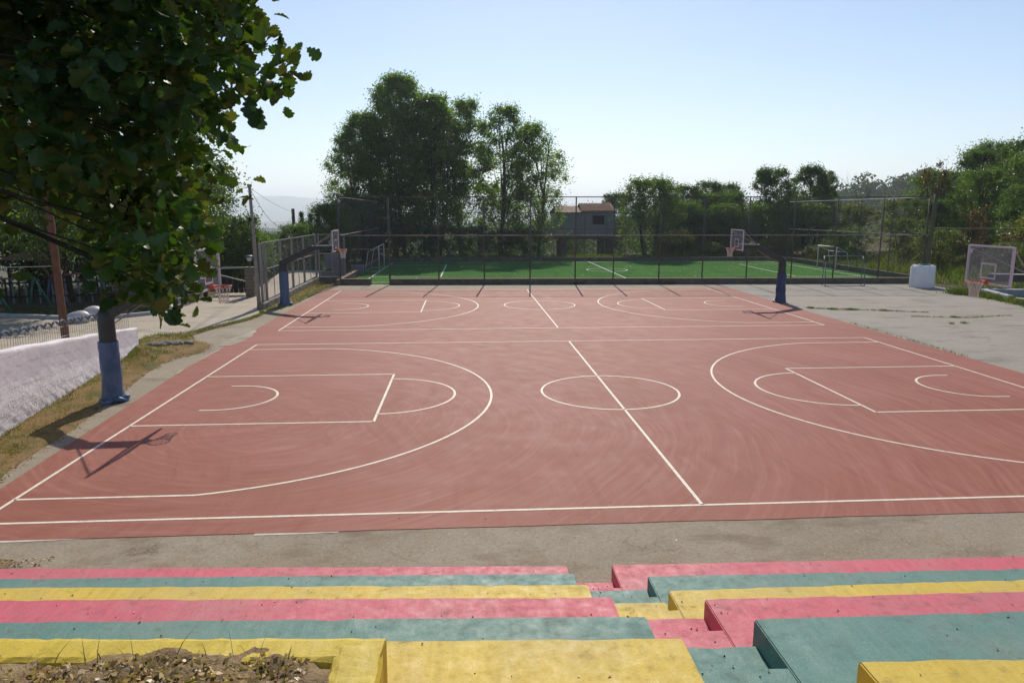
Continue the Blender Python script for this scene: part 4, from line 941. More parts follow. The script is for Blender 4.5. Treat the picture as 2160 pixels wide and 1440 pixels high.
for cx_ in (10.3, 15.9, 20.5, 21.8, 22.3): P = np.vstack([P, np.stack([R.normal(cx_, .25, 160), R.normal(lin(cx_) - .25, .06, 160), np.zeros(160)], 1)])
tag_stuff(blades(P, R.uniform(.04, .22, len(P)), M['gr_green'], 'fence_foot_weeds', width=.012), 'small weeds at the foot of the pitch fence kerb', 'weeds')

# ------------------------------------------------------------------ house on stilts
hs = thing('stilt_house', 'small grey house on concrete stilts with partly tiled roof behind the pitch', 'house', (0, 0, 0))
b = MB(); b.box(18.9, 28.1, 80, 86, 1.55, 1.95); b.build('floor_slab', M['kerb'], hs)
for x, y in ((20.65, 80.4), (25.5, 80.4), (26.4, 80.6), (20.65, 85.4), (26.2, 85.4)): b = MB(); b.box(x - .33, x + .33, y - .3, y + .3, -1.6, 1.55); b.build('stilt', M['kerb'], hs)
b = MB(); b.box(19.5, 22.7, 80.3, 85.7, 1.953, 4.85); b.build('wall', M['housewall'], hs)
b = MB(); b.box(22.703, 27.1, 80.2, 85.8, 1.953, 4.95); wl_ = b.build('wall', M['housewall'], hs)
b = MB(); b.box(24.25, 25.75, 80.14, 80.197, 3.45, 4.55); wi = b.build('window', M['dark'], hs); b = MB(); b.box(24.33, 24.99, 80.10, 80.137, 3.52, 4.48); b.build('shutter', M['shutter'], wi); b = MB(); b.box(25.01, 25.67, 80.10, 80.137, 3.52, 4.48); b.build('shutter', M['shutter'], wi)
b = MB(); b.box(26.0, 26.1, 80.13, 80.197, 1.96, 4.94); b.build('drainpipe', M['panel'], hs)
b = MB(); b.add([(19.35, 80.1, 4.83), (22.8, 80.1, 4.83), (22.7, 83, 5.62), (19.75, 83, 5.62), (19.35, 85.9, 4.83), (22.8, 85.9, 4.83), (19.35, 80.1, 4.95), (22.8, 80.1, 4.95), (22.7, 83, 5.74), (19.75, 83, 5.74), (19.35, 85.9, 4.95), (22.8, 85.9, 4.95)],
      [(0,1,2,3),(3,2,5,4),(6,9,8,7),(9,10,11,8),(0,6,7,1),(4,5,11,10),(0,3,9,6),(3,4,10,9),(1,7,8,2),(2,8,11,5)]); b.build('roof', M['oldroof'], hs)
M['roofunder'] = worn('roof_underlay', (.16, .075, .05), .9, .7, 3)
b = MB(); b.add([(22.75, 80.0, 4.96), (27.3, 80.0, 4.96), (26.9, 83, 5.98), (22.85, 83, 5.98), (22.75, 86, 4.96), (27.3, 86, 4.96), (22.75, 80.0, 5.04), (27.3, 80.0, 5.04), (26.9, 83, 6.06), (22.85, 83, 6.06), (22.75, 86, 5.04), (27.3, 86, 5.04)],
      [(0,1,2,3),(3,2,5,4),(6,9,8,7),(9,10,11,8),(0,6,7,1),(4,5,11,10),(0,3,9,6),(3,4,10,9),(1,7,8,2),(2,8,11,5)]); rfo = b.build('roof', M['roofunder'], hs)
b = MB()
for k in range(19):
    x = 22.95 + k * .225
    for row in range(6):
        f0, f1 = row / 6, (row + 1.12) / 6; b.path([(x, 80.0 + 3 * f0, 5.09 + 1.02 * f0 + .05), (x, 80.0 + 3 * min(f1, 1), 5.06 + 1.02 * min(f1, 1) + .03)], [.085, .07], 6)
b.build('roof_tiles', M['tile'], rfo, 'stuff')
for k in range(6): b = MB(); b.tube((26.98 + .05 - k * .05, 80.25 + .5 * k, 5.2 + .17 * k), (26.96 + .0 - k * .05, 80.7 + .5 * k, 5.36 + .17 * k), .10, .08, 7); b.build('hip_tile', M['tile'], rfo)
b = MB(); b.box(18.75, 18.85, 80.0, 86, 1.9, 3.5); b.build('side_screen', M['dark'], hs)
b = MB()
for x in np.arange(27.2, 28.25, .17): b.box(x, x + .03, 80.02, 80.05, 1.953, 3.45)
b.box(27.12, 28.25, 80.0, 80.07, 3.452, 3.52); b.build('balcony_railing', M['darkwood'], hs)
b = MB(); b.beam((26.6, 79.8, 1.5), (28.6, 79.6, -1.2), .8, .12); b.build('stair_flight', M['kerb'], hs)

# ------------------------------------------------------------------ gatepost, lamps, playground
gp = thing('gatepost', 'square stone gatepost by the road with a lamp on top', 'gatepost', (-4.85, 32.4, 0))
b = MB()
r = random.Random(3)
for k in range(8):
    z = k * .21; j_ = r.uniform(-.015, .015); b = MB(); b.box(-.26 + j_, .26 + j_, -.26, .26, z + .006, z + .204); b.build('stone_course', M['gatestone'], gp, bevel=.015)
b = MB(); b.box(-.31, .31, -.31, .31, 1.69, 1.76); b.build('capstone', M['gatestone'], gp)
def lamp(label, x, y, z, h):
    t_ = thing('garden_lamp', label, 'lamp', (x, y, z), 0, 'mushroom shaped garden lamps'); b = MB(); b.tube((0, 0, 0), (0, 0, h), .045, n=8); b.build('lamp_post', M['green'], t_)
    b = MB(); b.tube((0, 0, h), (0, 0, h + .24), .10, .20, 12); b.build('lamp_glass', M['lampglass'], t_, smooth=True); b = MB(); b.tube((0, 0, h + .24), (0, 0, h + .34), .36, .12, 14); b.build('lamp_cap', M['blue'], t_, smooth=True)
lamp('garden lamp with flat cap on the stone gatepost', -4.85, 32.4, 1.762, .35)
lamp('garden lamp with flat cap glimpsed through the steel fence', -3.6, 52, -.3, 2.5)
bm_ = thing('gate_lintel', 'pale timber beam over the dark gateway left of the gatepost', 'beam', (0, 0, 0))
b = MB(); b.beam((-7.6, 32.6, 1.66), (-5.2, 32.45, 1.72), .12, .09); b.build('beam', M['curb'], bm_); b = MB(); b.box(-7.7, -7.5, 32.5, 32.7, -.02, 1.6); b.build('post', M['darkwood'], bm_)
gt = thing('entrance_gate', 'dark board gate folded back left of the stone gatepost', 'gate', (0, 0, 0))
for k in range(6): b = MB(); b.box(-7.1 + k * .32, -6.82 + k * .32, 33.2, 33.25, .12, 1.25 - .08 * k); b.build('gate_board', M['darkwood'], gt)
b = MB(); b.beam((-7.15, 33.15, 1.28), (-5.2, 33.15, .78), .05, .07); b.build('gate_brace', M['steel'], gt)
# swings
sw = thing('swing_frame', 'green and red swing frame in the shaded playground at left', 'swing', (0, 0, 0))
def A_frame(parent, x, y, z0, z1, m):
    for dx in (-.2, .95): b = MB(); b.tube((x + dx, y, z0), (x + .1, y, z1), .05, n=7); b.build('frame_leg', m, parent, smooth=True)
for k, (x, y, m_) in enumerate(((-15.2, 25.0, M['green']), (-14.1, 26.6, M['green']), (-13.6, 27.2, M['blue']), (-12.0, 29.4, M['blue']))): A_frame(sw, x, y, .1, 1.75, m_)
for a, c_ in (((-17.5, 22, 1.7), (-14.0, 26.6, 1.74)), ((-13.5, 27.2, 1.74), (-11.9, 29.4, 1.76))): b = MB(); b.tube(a, c_, .045, n=7); b.build('crossbar', M['redbar'], sw, smooth=True)
# picket fence and playhouse
pf = thing('picket_fence', 'dark wooden picket fence across the shaded playground', 'fence', (0, 0, 0))
for k in range(46):
    x = -22 + k * .32; y = 28.6 + .18 * k * .32 ; b = MB(); b.box(x, x + .09, y, y + .04, 0, 1.35 + .05 * (k % 2)); b.build('picket', M['panel'] if k % 2 == 0 else M['darkwood'], pf)
for z in (.4, 1.15): b = MB(); b.beam((-22, 28.55, z), (-7.6, 28.55 + .18 * 14.4, z), .05, .09); b.build('fence_rail', M['darkwood'], pf)
ph = thing('playhouse', 'little open playhouse with reddish hipped roof under the trees', 'playhouse', (-17.3, 33, 0))
for x, y in ((-1.1, -1), (1.1, -1), (1.1, 1), (-1.1, 1)): b = MB(); b.box(x - .06, x + .06, y - .06, y + .06, 0, 2.25); b.build('corner_post', M['darkwood'], ph)
b = MB(); b.add([(-1.5, -1.4, 2.25), (1.5, -1.4, 2.25), (1.5, 1.4, 2.25), (-1.5, 1.4, 2.25), (-.4, 0, 2.8), (.4, 0, 2.8)], [(0,1,5,4),(1,2,5),(2,3,4,5),(3,0,4),(3,2,1,0)]); b.build('roof', M['tile'], ph)
b = MB(); b.box(-1.04, 1.04, .95, 1.03, .3, 1.1); b.build('back_board', M['darkwood'], ph)
# white boulders and bench
for k, (x, y, s_, lab) in enumerate(((-9.75, 22.4, .42, 'white boulder lowest of the row beside the brown pole'), (-10.0, 24.2, .40, 'white boulder in the middle of the row by the playground'), (-10.2, 26.0, .36, 'white boulder third in the row by the playground'), (-10.2, 28.2, .26, 'small white boulder at the shaded end of the row'))):
    me = bpy.data.meshes.new('boulder'); bm = bmesh.new(); bmesh.ops.create_icosphere(bm, subdivisions=3, radius=1); rr2 = np.random.RandomState(80 + k)
    for v in bm.verts: v.co = Vector((v.co.x * s_ * 1.25, v.co.y * s_, v.co.z * s_ * .75)) * (1 + .07 * math.sin(v.co.x * 4 + k) + .05 * math.cos(v.co.y * 5))
    for f_ in bm.faces: f_.smooth = True
    bm.to_mesh(me); bm.free(); me.materials.append(M['white']); o = bpy.data.objects.new('boulder', me); link(o); o.location = (x, y, float(road_z(x, y)) + .2); tag(o, lab, 'boulder', 'white painted boulders by the playground')
bn = thing('bench', 'grey slatted bench in the shade by the road', 'bench', (-7.9, 27.6, .02), .3)
for k in range(3): b = MB(); b.box(-.7, .7, -.22 + k * .15, -.10 + k * .15, .42, .46); b.build('seat_slat', M['steel'], bn)
for k in range(3): b = MB(); b.box(-.7, .7, .26, .30, .55 + k * .14, .65 + k * .14); b.build('back_slat', M['steel'], bn)
for x in (-.62, .62): b = MB(); b.box(x - .04, x + .04, -.2, -.14, 0, .42); b.build('leg', M['steel'], bn); b = MB(); b.box(x - .04, x + .04, .21, .26, 0, .95); b.build('leg', M['steel'], bn)
o = rough_bar('road_curb', [(-24, 26.6), (-14.5, 24.5), (-9.3, 22.9), (-7.55, 24.7), (-7.15, 28.4)], .22, .0, .55, M['curb'], None, 21, .012, .4)
for v in o.data.vertices: v.co.z = (float(road_z(v.co.x, v.co.y)) - .1) if v.co.z < .05 else float(road_z(v.co.x, v.co.y)) + .16
tag(o, 'pale curb along the far side of the road at left', 'curb')
# more for the shaded left: grass between curb and playground
P = np.stack([R.uniform(-16, -8, 2500), R.uniform(22, 27, 2500), np.zeros(2500)], 1); P[:, 2] = T(P[:, 0], P[:, 1]); P = P[(P[:, 1] > 24.5 + .22 * (P[:, 0] + 8) * -.3)]
tag_stuff(blades(P, R.uniform(.04, .12, len(P)), M['gr_green'], 'lawn_grass', width=.02), 'sparse lawn between the far curb and the swings', 'grass')

# ------------------------------------------------------------------ trees
def crown_points(rs, H, Rr, z0, ncl, npc, shape, cr):
    C_, out = [], []
    for _ in range(ncl):
        f = rs.uniform(0, 1) ** .72; z = z0 + (H - z0) * f
        if shape == 'tall': pr = math.sin(math.pi * min(1, .10 + .86 * f)) ** .75
        elif shape == 'cone': pr = 1.02 - f
        elif shape == 'column': pr = math.sin(math.pi * (.08 + .9 * f)) ** .5
        else: pr = math.sqrt(max(0, 1 - (2 * (f * .92 + .04) - 1) ** 2)) ** .8
        a = rs.uniform(0, 2 * math.pi); r_ = Rr * pr * math.sqrt(rs.uniform(.08, 1))
        C_.append((r_ * math.cos(a), r_ * math.sin(a), min(z, H - cr * .4)))
    C_ = np.array(C_)
    for c_ in C_:
        k = int(npc * rs.uniform(.6, 1.4)); s_ = cr * rs.uniform(.65, 1.25) * (1.08 - .35 * (c_[2] - z0) / (H - z0)); d = rs.normal(size=(k, 3)); d /= np.linalg.norm(d, axis=1)[:, None]
        out.append(c_ + d * (s_ * np.minimum(np.abs(rs.normal(0, .62, k)) + .12, 1.35))[:, None] * np.array([1, 1, .9]))
    return C_, np.vstack(out)
def make_tree(name, seed, H, Rr, z0, ncl, npc, lsize, lm, bark, shape='round', cr=None, trunk_r=.18, stems=1, limb_n=16, asp=.7):
    rs = np.random.RandomState(seed); cr = cr or Rr * .33
    C_, P_ = crown_points(rs, H, Rr, z0, ncl, npc, shape, cr)
    root = bpy.data.objects.new(name, None); link(root)
    b = MB()
    for s_ in range(stems):
        a = rs.uniform(0, 6.28); lean = Rr * (.45 if stems > 1 else .06); top = np.array([lean * math.cos(a), lean * math.sin(a), H * .88]); base = np.array([.35 * math.cos(a) * (stems > 1), .35 * math.sin(a) * (stems > 1), -.6])
        pts = []; 
        for k in range(6):
            f = k / 5; p_ = base + (top - base) * f; p_[0] += .02 * H * math.sin(f * 5 + a) ; pts.append(tuple(p_))
        b.path(pts, [trunk_r * (1 - .85 * k / 5) for k in range(6)], 7)
        for c_ in C_[rs.permutation(len(C_))[:limb_n // stems + 1]]:
            f = max(.12, min(.8, (c_[2] / H) * .62 - .05)); p_ = base + (top - base) * f; mid = (p_ + c_) / 2 + np.array([0, 0, .06 * H * .5]); 
            b.path([tuple(p_), tuple(mid), tuple(c_)], [trunk_r * .34 * (1 - f) + .012, trunk_r * .2, .012], 5)
    b.build('trunk', bark, root, smooth=True)
    sz = lsize * rs.uniform(.7, 1.3, len(P_)); cards(P_, sz, lm, 'crown', root, None, aspect=asp)
    return root
def place(proto, x, y, rz, sc, label, cat, group, first=False, z=None, mat=None):
    r_ = proto if first else copy_tree(proto)
    r_.location = (x, y, float(T(x, y)) if z is None else z); r_.rotation_euler = (0, 0, rz); r_.scale = sc if hasattr(sc, '__len__') else (sc, sc, sc)
    tag(r_, label, cat, group)
    return r_
used = set()
def put(key, *a, **k):
    p_ = protos[key]; f = key not in used; used.add(key); return place(p_, *a, first=f, **k)
protos = {
 'shade': make_tree('broadleaf_tree', 21, 9.0, 3.6, 3.4, 120, 150, .14, M['lf_mid'], M['bark'], 'round', 1.0, .16, 1, 22),
 'pop1': make_tree('poplar_tree', 1, 20.0, 4.7, 2.6, 300, 190, .21, M['lf_pop'], M['palebark'], 'tall', 1.25, .24, 3, 44),
 'pop2': make_tree('poplar_tree', 2, 17.5, 3.5, 2.6, 250, 160, .20, M['lf_pop'], M['palebark'], 'tall', 1.15, .20, 2, 28),
 'pop3': make_tree('poplar_tree', 3, 16.5, 3.6, 2.4, 165, 115, .19, M['lf_pop'], M['palebark'], 'tall', 1.15, .18, 2, 26),
 'bl1': make_tree('broadleaf_tree', 4, 9.5, 3.3, .5, 190, 120, .17, M['lf_mid'], M['bark'], 'round', 1.15, .2, 2, 18),
 'bl2': make_tree('broadleaf_tree', 5, 9.5, 2.9, .5, 170, 110, .17, M['lf_dark'], M['bark'], 'round', .85, .18, 1, 16),
 'bl3': make_tree('broadleaf_tree', 6, 10.0, 2.8, .8, 120, 130, .17, M['lf_dark'], M['bark'], 'round', .85, .18, 2, 16),
 'bush': make_tree('bush', 7, 3.6, 2.2, .1, 60, 130, .13, M['lf_dark'], M['bark'], 'round', .7, .06, 2, 10),
 'olive': make_tree('bush', 8, 5.6, 3.0, .1, 90, 150, .14, M['lf_olive'], M['bark'], 'round', .8, .08, 2, 10),
 'yel': make_tree('bush', 9, 3.0, 1.6, .1, 36, 120, .12, M['lf_yel'], M['bark'], 'round', .55, .05, 2, 8),
 'red': make_tree('bush', 10, 5.0, 1.3, .8, 26, 90, .12, M['lf_red'], M['bark'], 'round', .5, .06, 2, 8),
 'con': make_tree('conifer_tree', 11, 8.5, 1.5, .4, 110, 110, .13, M['lf_con'], M['bark'], 'cone', .38, .12, 1, 14, asp=.3),
 'col': make_tree('columnar_poplar', 12, 12.5, 1.15, 1.0, 70, 60, .20, M['lf_olive'], M['palebark'], 'column', .6, .15, 1, 30),
 'hill': make_tree('broadleaf_tree', 13, 8.5, 3.0, .4, 170, 120, .15, M['lf_mid'], M['bark'], 'round', 1.0, .16, 1, 14),
 'gate': make_tree('broadleaf_tree', 14, 8.6, 2.6, 1.2, 90, 160, .13, M['lf_dark'], M['bark'], 'round', .8, .18, 1, 14),
}
gp_ = 'tall poplars behind the football pitch'
put('pop1', .9, 71, .3, (1.0, 1.0, 1.0), 'tallest poplar, with the broad dark crown, in the clump behind the pitch', 'tree', gp_)
put('pop1', -3.0, 70, 2.1, (.86, .86, .79), 'leftmost poplar of the clump, leaning out with lower crown', 'tree', gp_)
put('pop2', 4.7, 69, .5, (1.2, 1.2, 1.0), 'slender poplar just right of the tallest one', 'tree', gp_)
put('pop3', 8.0, 72, 1.5, (1.15, 1.15, 1.08), 'airy poplar in the middle of the clump behind the pitch', 'tree', gp_)
put('pop3', 12.6, 70, 3.0, (1.15, 1.15, 1.02), 'airy poplar rising at right of the gap in the clump', 'tree', gp_)
put('pop3', 15.9, 71, 4.6, (1.05, 1.05, .92), 'rightmost poplar of the clump, beside the stilt house', 'tree', gp_)
gb = 'dark bushes under the poplars'
for k, (x, y, s_) in enumerate(((-4.5, 67, 1.5), (-1.0, 66.5, 1.3), (2.4, 66.5, 1.15), (5.6, 67, 1.1), (9.0, 66.6, 1.1), (12.0, 66.4, .95), (14.8, 66.6, 1.0))):
    put('bush', x, y, k * 1.3, (s_, s_, s_ * .95), ['dark bush at the far left foot of the poplars', 'dark bush under the leftmost poplar', 'dark bush between the trunks of the tallest poplars', 'dark bush below the slender poplar', 'dark bush at the middle of the poplar clump', 'dark bush under the right half of the clump', 'dark bush at the right foot of the poplars'][k], 'bush', gb)
put('bl2', -2.6, 64.5, .4, (1.0, 1.0, .72), 'dense dark tree in the left corner behind the pitch', 'tree', 'trees behind the football pitch')
put('bl2', -6.0, 68, 2.4, (.75, .75, .72), 'small tree left of the pitch fence corner', 'tree', 'trees behind the football pitch')
gt_ = 'trees behind the football pitch'
put('bl1', 28.4, 67.5, .2, (1.03, 1, .93), 'rounded full tree just right of the stilt house', 'tree', gt_)
put('yel', 31.0, 65.8, .2, (1.0, 1.0, 1.1), 'yellow green shrub at the foot of the rounded tree', 'shrub', 'shrubs behind the pitch')
put('bl3', 34.8, 75, .2, (.85, .85, .88), 'narrow tree second right of the stilt house', 'tree', gt_)
put('bl3', 38.4, 78, 1.9, (.8, .8, .95), 'tree with pointed tip behind the right half of the turf', 'tree', gt_)
put('bl3', 41.0, 79, 3.2, (.8, .8, .93), 'tree left of the tallest tree in the right hand row', 'tree', gt_)
put('bl2', 44.6, 74, .8, (1.0, 1.0, 1.12), 'tallest tree in the row behind the right half of the turf', 'tree', gt_)
put('bl2', 50.4, 76, 2.2, (.85, .85, 1.10), 'dark tree between the two thin distant poplars', 'tree', gt_)
put('bl3', 53.0, 77, 4.0, (.65, .65, .90), 'narrow dark tree close left of the second thin poplar', 'tree', gt_)
put('bl1', 33.2, 71, 3.0, (.75, .75, .70), 'low tree filling the gap beside the rounded tree', 'tree', gt_)
put('bl1', 37.8, 71, 4.0, (.85, .85, .66), 'low bushy tree behind the far hoop', 'tree', gt_)
put('bl1', 42.3, 70, 5.2, (.85, .85, .66), 'low bushy tree under the tallest tree', 'tree', gt_)
put('bl1', 36.6, 74.5, 1.0, (.75, .75, .82), 'bushy tree between the narrow tree and the pointed one', 'tree', gt_)
put('bl1', 40.0, 75, 2.0, (.8, .8, .84), 'bushy tree just left of the tallest tree', 'tree', gt_)
put('bl1', 47.6, 75, 3.0, (.75, .75, .78), 'bushy tree just right of the tallest tree', 'tree', gt_)
put('bl1', 32.0, 73, 5.0, (.7, .7, .78), 'bushy tree close right of the rounded tree', 'tree', gt_)
put('bl1', 47.5, 70, 1.0, (.95, .95, .66), 'low spreading tree behind the white goal', 'tree', gt_)
put('col', 69.5, 122, 0, (1, 1, .93), 'thin distant poplar left of the dark tree', 'tree', 'thin distant poplars')
put('col', 76.5, 122, 1, (1.0, 1.0, .97), 'thin distant poplar right of the dark tree', 'tree', 'thin distant poplars')
put('olive', 51.5, 68, 0, (1.05, 1, .98), 'olive green bushy tree left of the corner post', 'tree', gt_)
put('olive', 55.0, 64, 2, (1.05, 1, .92), 'olive green bushy tree behind the corner post', 'tree', gt_)
put('olive', 51.0, 57, 3, (.85, .85, .66), 'olive bush between white goal and corner post', 'shrub', 'shrubs behind the pitch')
put('bush', 47.0, 60.5, 1, (1.2, 1.2, .95), 'dark bush behind the right end fence', 'bush', gb + ' and fences')
for k, (x, y, s_, lab) in enumerate(((30.0, 66.5, .55, 'dry shrub nearest the rounded tree'), (34.5, 66.0, .62, 'dry shrub behind the far hoop backboard'), (38.0, 65.6, .62, 'dry shrub right of the far hoop backboard'), (41.8, 64.8, .70, 'round dry shrub at the back corner of the turf'), (44.2, 60.0, .55, 'dry shrub outside the right end fence'))):
    put('olive', x, y, k * 1.1, (s_ * 1.1, s_, s_ * .55), lab, 'shrub', 'shrubs behind the pitch')
gh = 'trees on the right hand bank'
hl = [(56.5, 61, .95, 'hill', 'first bank tree right of the corner post, low crown'), (60.5, 60, .98, 'bl2', 'dark bank tree behind the reddish one'), (56.5, 54, .90, 'hill', 'bank tree in front, straight above the tank'), (60.5, 54, 1.02, 'bl2', 'dark bank tree left of the frame edge crown'),
      (57.5, 48.5, 1.05, 'hill', 'full bank tree above the right backboard'), (62.0, 48, 1.25, 'hill', 'highest bank tree at the right edge'), (52.5, 43.5, .72, 'hill', 'low bank tree behind the right backboard'), (57.0, 40, 1.0, 'bl2', 'dark bank tree cut by the right edge'), (49.5, 50.0, .62, 'bl2', 'small dark tree at the foot of the bank'), (65, 54, 1.25, 'bl1', 'tall bank tree behind, at the upper right'), (54.5, 36, .8, 'hill', 'bank tree cut by the right edge above the kerb'), (66, 66, 1.2, 'hill', 'far bank tree on the skyline')]
for k, (x, y, s_, ky, lab) in enumerate(hl): put(ky, x, y, k * 1.7, (s_, s_, s_ * (.95)), lab, 'tree', gh)
put('red', 54.6, 58.5, 0, (1.2, 1.2, 1.75), 'reddish slender shrub rising above the bank', 'shrub', 'reddish shrubs on the bank')
put('red', 51.2, 47.5, 1, (1, 1, .95), 'reddish shrub halfway up the bank', 'shrub', 'reddish shrubs on the bank')
put('red', 48.2, 39.0, 2, (.9, .9, .55), 'rusty low shrub seen through the right backboard', 'shrub', 'reddish shrubs on the bank')
put('yel', 50.2, 40.0, 1, (1.2, 1.2, 1.3), 'yellow green shrub above the right backboard', 'shrub', 'shrubs on the bank')
put('olive', 47.0, 45.5, 5, (.75, .75, .6), 'olive shrub right of the tank', 'shrub', 'shrubs on the bank')
put('olive', 46.0, 36.5, 2, (.6, .6, .38), 'low olive shrub behind the tank kerb', 'shrub', 'shrubs on the bank')
put('olive', 49.8, 34.2, 1, (.8, .8, .50), 'low olive shrub beyond the pale kerb', 'shrub', 'shrubs on the bank')
# left side
gl = 'trees beyond the road at left'
put('gate', -11.8, 41, 0, (1.55, 1.55, 1.30), 'tall dark tree beyond the gate, right edge against the valley', 'tree', gl)
put('gate', -14.5, 37, 2, (1.25, 1.25, 1.15), 'big dark tree behind the playhouse', 'tree', gl)
put('gate', -19.5, 36, 3, (1.3, 1.3, 1.2), 'dark tree at the left behind the swings', 'tree', gl)
put('gate', -24.5, 35, 4, (1.3, 1.3, 1.2), 'dark tree farthest left behind the swings', 'tree', gl)
gk = 'dark undergrowth behind the playground'
for k, (x, y, s_, lab) in enumerate(((-21.5, 33.5, 1.5, 'dark undergrowth at the left edge behind the pickets'), (-17.5, 35.5, 1.5, 'dark undergrowth right behind the playhouse'), (-13.8, 34.5, 1.4, 'dark undergrowth right of the playhouse'), (-11.0, 38.0, 1.3, 'dark undergrowth near the gateway'), (-25.5, 33.0, 1.6, 'dark undergrowth farthest left by the swings'), (-8.6, 43.0, 1.1, 'dark undergrowth beyond the gate boards'), (-14.5, 41.0, 1.6, 'dark undergrowth deep behind the pickets'), (-20, 41, 1.9, 'dark undergrowth deepest at the left'))):
    put('bush', x, y, k * 1.1, (s_, s_, s_ * 1.25), lab, 'bush', gk)
put('shade', -11.8, 24.6, 2.6, (.9, .9, .92), 'dark shade tree standing by the white boulders', 'tree', gl)
put('shade', -17.8, 26.0, 1.6, (1.0, 1.0, .95), 'shade tree over the swing frame', 'tree', gl)
put('shade', -14.5, 30.8, 4, (.95, .95, .95), 'shade tree over the picket fence', 'tree', gl)
put('shade', -9.8, 35.5, 1, (.8, .8, .85), 'shade tree over the gateway', 'tree', gl)
put('shade', -11.8, 15.5, 1, (.85, .85, .85), 'sunlit tree between brown pole and left edge', 'tree', gl)
put('hill', -9.0, 44, 5, (.85, .85, .46), 'mid green tree sloping down beside the tall dark one', 'tree', gl)
put('hill', -12.2, 53, 5, (1.1, 1.1, .72), 'mid green tree lower down toward the valley', 'tree', gl)
put('bl1', -9.6, 58, 3, (.85, .85, .55), 'rounded tree left of the concrete pole foot', 'tree', gl)
put('hill', -13.5, 66, 2, (1.1, 1.1, .85), 'rounded valley tree right of the concrete pole', 'tree', gl)
put('bl1', -7.0, 55, 2, (.7, .7, .52), 'tree seen through the steel panel fence', 'tree', gl)
put('hill', -4.9, 60, 0, (.9, .9, .72), 'tree behind the steel gate panel', 'tree', gl)
put('bl2', -18, 70, 0, (1.2, 1.2, .9), 'dark valley tree farther left', 'tree', gl)
put('con', -11.0, 75, 0, (1, 1, 1.10), 'leftmost small conifer right of the old wooden pole', 'conifer', 'small conifers')
put('con', -10.3, 76.5, 1, (.9, .9, 1.05), 'middle small conifer of the three', 'conifer', 'small conifers')
put('con', -9.0, 74.5, 2, (.95, .95, .95), 'rightmost small conifer of the three', 'conifer', 'small conifers')
put('bl2', 33.5, 112, 3, (1.0, 1.0, 1.15), 'distant tree showing above the tiled roof', 'tree', gt_)
put('bl2', 27.5, 115, 1, (.9, .9, .95), 'distant low tree left above the tiled roof', 'tree', gt_)
# bare tree
root = thing('bare_tree', 'leafless pale tree on the skyline above the pitch fence', 'tree', (64.5, 90, float(T(64.5, 90)))); b = MB(); rs = random.Random(4)
def twig(p, d, l_, r_, lev):
    q = p + d * l_; b.path([p, (p + q) / 2 + Vector((rs.uniform(-.1, .1), rs.uniform(-.1, .1), 0)) * l_ * .4, q], [r_, r_ * .8, r_ * .6], 5, cap=False)
    if lev < 5:
        for _ in range(3 if lev < 3 else 2): twig(q, (d + Vector((rs.uniform(-.65, .65), rs.uniform(-.65, .65), rs.uniform(-.1, .45)))).normalized(), l_ * rs.uniform(.55, .8), r_ * .6, lev + 1)
twig(Vector((0, 0, -.5)), Vector((.05, 0, 1)), 3.1, .07, 0); b.build('branches', M['palebark'], root)

# far woods, massed
def woods(name, label, pts, hts, per, lm, sizef):
    Ps, Ss = [], []
    for (x, y), h_ in zip(pts, hts):
        z = float(T(x, y)); d = math.hypot(x - 8, y + 11); k = per
        dd = R.normal(size=(k, 3)); dd /= np.linalg.norm(dd, axis=1)[:, None]; rr_ = R.uniform(.5, 1, k)[:, None] ** .5
        Ps.append(np.array([x, y, z + h_ * .5]) + dd * rr_ * np.array([h_ * .48, h_ * .48, h_ * .55])); Ss.append(np.full(k, sizef * d) * R.uniform(.6, 1.4, k))
    return tag_stuff(cards(np.vstack(Ps), np.concatenate(Ss), lm, name, None, 'stuff', aspect=.8), label, 'woodland')
pts = []; 
while len(pts) < 420:
    x, y = R.uniform(150, 420), R.uniform(230, 450)
    if T(x, y) > 2 - .02 * (y - 230): pts.append((x, y))
woods('hill_wood', 'hazy wooded hillside beyond the bank at right', pts, R.uniform(8, 13, len(pts)), 420, M['lf_far'], .0028)
def sector(n, u0, u1, d0, d1, p=1.0):
    d = d0 * (d1 / d0) ** (R.uniform(0, 1, n) ** p); a = R.uniform(u0, u1, n); return list(zip(8 + d * np.tan(a), -11 + d))
woods('slope_wood', 'trees massed on the slope below the pitch toward the valley', sector(420, -.42, .42, 120, 330), R.uniform(7, 11, 420), 420, M['lf_far'], .0022)
woods('valley_wood', 'blue hazed woods and copses across the valley floor', sector(1900, -.40, .55, 330, 2600), R.uniform(9, 17, 1900), 110, M['lf_far'], .0036)

